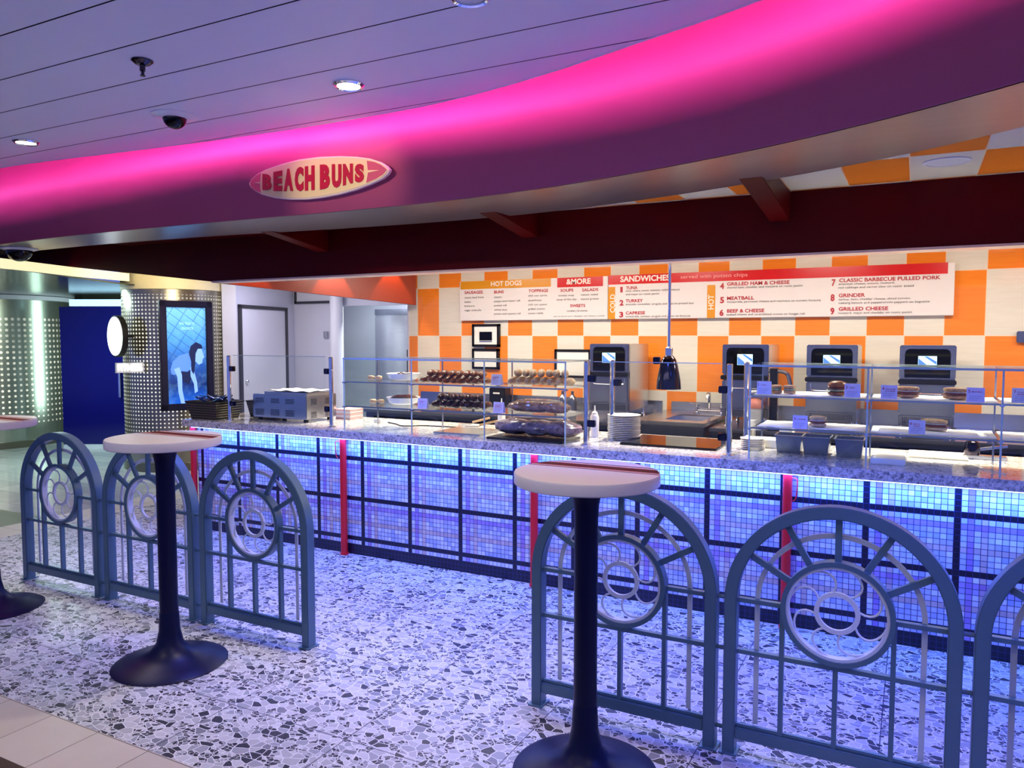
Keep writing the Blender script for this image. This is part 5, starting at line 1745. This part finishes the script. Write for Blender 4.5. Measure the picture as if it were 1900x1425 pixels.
# framed notices
def framed(px0, py0, px1, py1, label, dark, name='framed_notice'):
    a, b_ = on_y(px0, py0, BY), on_y(px1, py1, BY)
    t = thing(name, label, 'frame', (0, 0, 0), 0)
    m = MB(); f = 0.022
    for bx in ((a.x, b_.x, a.z - f, a.z), (a.x, b_.x, b_.z, b_.z + f), (a.x, a.x + f, b_.z, a.z), (b_.x - f, b_.x, b_.z, a.z)):
        m.box(bx[0], bx[1], BY - 0.005, BY + 0.029, bx[2], bx[3])
    m.build('frame', 'black', t)
    m = MB(); m.box(a.x + f, b_.x - f, BY + 0.004, BY + 0.029, b_.z + f, a.z - f); m.build('sheet', 'paper', t, smooth=False)
    if dark:
        m = MB(); cx, cz = (a.x + b_.x) / 2, (a.z + b_.z) / 2; m.box(cx - 0.07, cx + 0.07, BY + 0.002, BY + 0.0045, cz - 0.05, cz + 0.035); m.build('dark_print', 'black_gloss', t, smooth=False)
        m = MB(); m.box(cx - 0.07, cx + 0.07, BY + 0.002, BY + 0.0045, cz - 0.065, cz - 0.055); m.build('caption_line', 'steel', t, smooth=False)
framed(876, 601.5, 926, 643.5, 'black-framed notice with a dark square, upper of two on the tiled wall', True)
framed(876, 647, 925, 685.5, 'black-framed blank notice, lower of two on the tiled wall', False)
framed(1029, 648, 1096, 702, 'wide black-framed whiteboard behind the wrapped baguettes', False, 'framed_whiteboard')
m = MB(); p = on_y(1897, 625, 6.48); m.box(p.x - 0.035, p.x + 0.05, 6.46, 6.499, p.z - 0.04, p.z + 0.04)
tag(m.build('wall_thermostat', 'steel_dark', bevel=0.006), 'small grey wall control at the right edge of the tiled wall', 'thermostat')

# surfboard sign
SY = 3.50
t = thing('surfboard_sign', 'cream surfboard-shaped sign reading BEACH BUNS on the plum fascia', 'sign', (0, 0, 0))
def sg(a, b_): return on_y(440 + a / 6.333, 270 + b_ / 6.333, SY)
e0, e1 = sg(135, 452), sg(1785, 285)
tp_, bt_ = sg(1200, 123), sg(800, 632)
# board outline from photo points
top = [(135, 450), (160, 395), (230, 335), (330, 280), (520, 215), (720, 163), (960, 132), (1200, 123), (1400, 130), (1550, 150), (1680, 190), (1750, 235), (1785, 278)]
bot = [(1785, 290), (1765, 330), (1700, 385), (1560, 450), (1380, 518), (1180, 572), (980, 610), (800, 630), (600, 632), (430, 615), (290, 578), (200, 530), (150, 485)]
ol = [sg(*q) for q in top + bot]
c0 = sum(ol, Vector()) / len(ol)
def scl(f, fx=None): return [((p.x - c0.x) * (fx or f) + c0.x, (p.z - c0.z) * f + c0.z) for p in ol]
m = MB(); m.prism([(p.x, p.z) for p in ol], 'y', SY, SY + 0.03); m.build('sign_body', 'sign_edge', t, bevel=0.004)
m = MB(); m.prism(scl(0.93, 0.982), 'y', SY - 0.004, SY + 0.001); m.build('sign_face', 'sign_cream', t, smooth=False)
for pts in ([(160, 450), (172, 408), (238, 350), (288, 322), (272, 440), (285, 560), (208, 524), (166, 485)], [(1532, 180), (1620, 196), (1690, 225), (1740, 262), (1762, 287), (1720, 340), (1640, 392), (1524, 440), (1545, 320)]):
    m = MB(); m.prism([(sg(*q).x, sg(*q).z) for q in pts], 'y', SY - 0.006, SY - 0.004); tipo = m.build('rose_tip', 'sign_pink', t, smooth=False)
    m = MB()
    pr_ = [(205, 440), (275, 432), (275, 448)] if pts[0][0] < 500 else [(1540, 292), (1680, 292), (1540, 322)]
    m.prism([(sg(*q).x, sg(*q).z) for q in pr_], 'y', SY - 0.008, SY - 0.006); m.build('pinstripe', 'sign_cream', tipo, smooth=False)
m = MB()
LET = [('B', 310, 415, 335, 345, 525, 525), ('E', 440, 540, 315, 295, 538, 538), ('A', 560, 668, 280, 270, 540, 535), ('C', 690, 790, 262, 248, 540, 540), ('H', 808, 920, 250, 235, 535, 525), ('B', 985, 1100, 228, 222, 522, 500), ('U', 1125, 1235, 222, 222, 505, 490), ('N', 1255, 1370, 220, 215, 475, 443), ('S', 1395, 1500, 218, 220, 445, 425)]
for ch, xa, xb, ta, tb_, ba, bb in LET:
    vs, fs = glyphs(ch, 0.065)
    x0_, x1_ = min(v.x for v in vs), max(v.x for v in vs)
    y0_, y1_ = min(v.y for v in vs), max(v.y for v in vs)
    out = []
    for v in vs:
        u, w_ = (v.x - x0_) / (x1_ - x0_), (v.y - y0_) / (y1_ - y0_)
        px_ = xa + (xb - xa) * u
        py_ = (ba + (bb - ba) * u) * (1 - w_) + (ta + (tb_ - ta) * u) * w_
        p = sg(px_, py_)
        out.append(m.bm.verts.new((p.x, SY - 0.008, p.z)))
    for f in fs:
        try: m.bm.faces.new([out[i] for i in f])
        except ValueError: pass
lo_ = m.build('lettering', M('crimson_sign_lettering', (0.50, 0.004, 0.03), 0.4), t, smooth=False)
md = lo_.modifiers.new('thickness', 'SOLIDIFY'); md.thickness = 0.004; md.offset = 0

# ================================================================== CEILING FITTINGS
def downlight(px, py, label, z=ZC, r=0.075, on=True):
    p = on_z(px, py, z)
    t = thing('recessed_downlight', label, 'ceiling light', (p.x, p.y, z), 0, 'recessed downlights in the planked ceiling')
    m = MB(); m.lathe([(r * 0.72, 0.004), (r * 0.74, -0.012), (r * 0.86, -0.016), (r, -0.006), (r, 0.0)], 0, 0, 36); m.build('bezel', 'chrome', t)
    m = MB(); m.lathe([(0, -0.006), (r * 0.72, -0.006), (r * 0.72, 0.0), (0, 0.0)], 0, 0, 28); m.build('diffuser', 'lamp_on' if on else 'white_plastic', t)
    if on:
        area('downlight_glow', (p.x, p.y, z - 0.02), (0.10, 0.10), 7, (1.0, 0.92, 0.84), (p.x, p.y, 0), 'DISK', 110)
    return p
downlight(647, 156, 'lit chrome downlight in the planked ceiling, above the surfboard sign')
downlight(48, 262, 'lit chrome downlight in the planked ceiling near the left edge')
downlight(872, -8, 'round white ceiling fitting cut off by the top edge of the view', on=False)
for (x_, y_) in ((-1.3, 1.9), (0.4, 1.2), (-3.4, 1.2)):
    area('downlight_glow', (x_, y_, ZC - 0.02), (0.12, 0.12), 6, (1.0, 0.88, 0.76), (x_, y_, 0), 'DISK', 140)
# dome cameras
def dome(p, label, R_, z, plate):
    t = thing('dome_camera', label, 'security camera', (p.x, p.y, z), 0, 'dome security cameras')
    m = MB(); m.lathe([(0, 0), (plate, 0), (plate, -0.006), (R_ * 1.08, -0.016), (R_ * 1.0, -0.018)], 0, 0, 40); m.build('mounting_plate', 'white_plastic', t)
    m = MB(); m.lathe([(R_ * math.cos(a), -0.016 - R_ * 0.92 * math.sin(a)) for a in [PI / 2 * k / 9 for k in range(10)]], 0, 0, 36); m.build('smoked_dome', 'black_gloss', t)
dome(on_z(324, 214, ZC), 'smoked dome camera on a round plate in the planked ceiling', 0.062, ZC, 0.12)
dome(on_z(35, 461, ZB), 'smoked dome camera hanging from the metal soffit at the left edge', 0.10, ZB - 0.001, 0.14)
# sprinkler
p = on_z(264, 112, ZC)
t = thing('fire_sprinkler', 'chrome sprinkler head hanging from the planked ceiling', 'sprinkler', (p.x, p.y, ZC))
m = MB(); m.lathe([(0, 0), (0.045, 0), (0.045, -0.005), (0.030, -0.018), (0.014, -0.022)], 0, 0, 28); m.build('escutcheon', 'black_chrome', t)
m = MB(); m.lathe([(0.012, -0.02), (0.012, -0.045), (0.007, -0.048), (0.007, -0.062), (0.011, -0.064), (0.011, -0.067), (0, -0.067)], 0, 0, 16); m.build('nozzle', 'black_chrome', t)
# round speaker in the checker ceiling
p = on_z(1757, 299, ZK)
t = thing('ceiling_speaker', 'round white speaker grille in a white tile of the checkered ceiling', 'speaker', (p.x, p.y, ZK))
m = MB(); m.lathe([(0.10, -0.0005), (0.10, -0.006), (0.088, -0.008), (0.086, -0.004)], 0, 0, 40); m.build('rim', 'white_plastic', t)
m = MB(); m.lathe([(0, -0.005), (0.086, -0.005), (0.086, -0.001), (0, -0.001)], 0, 0, 40); m.build('grille', M('perforated_white_grille', (0.6, 0.6, 0.65), 0.5, 0, 0.3, 300), t)
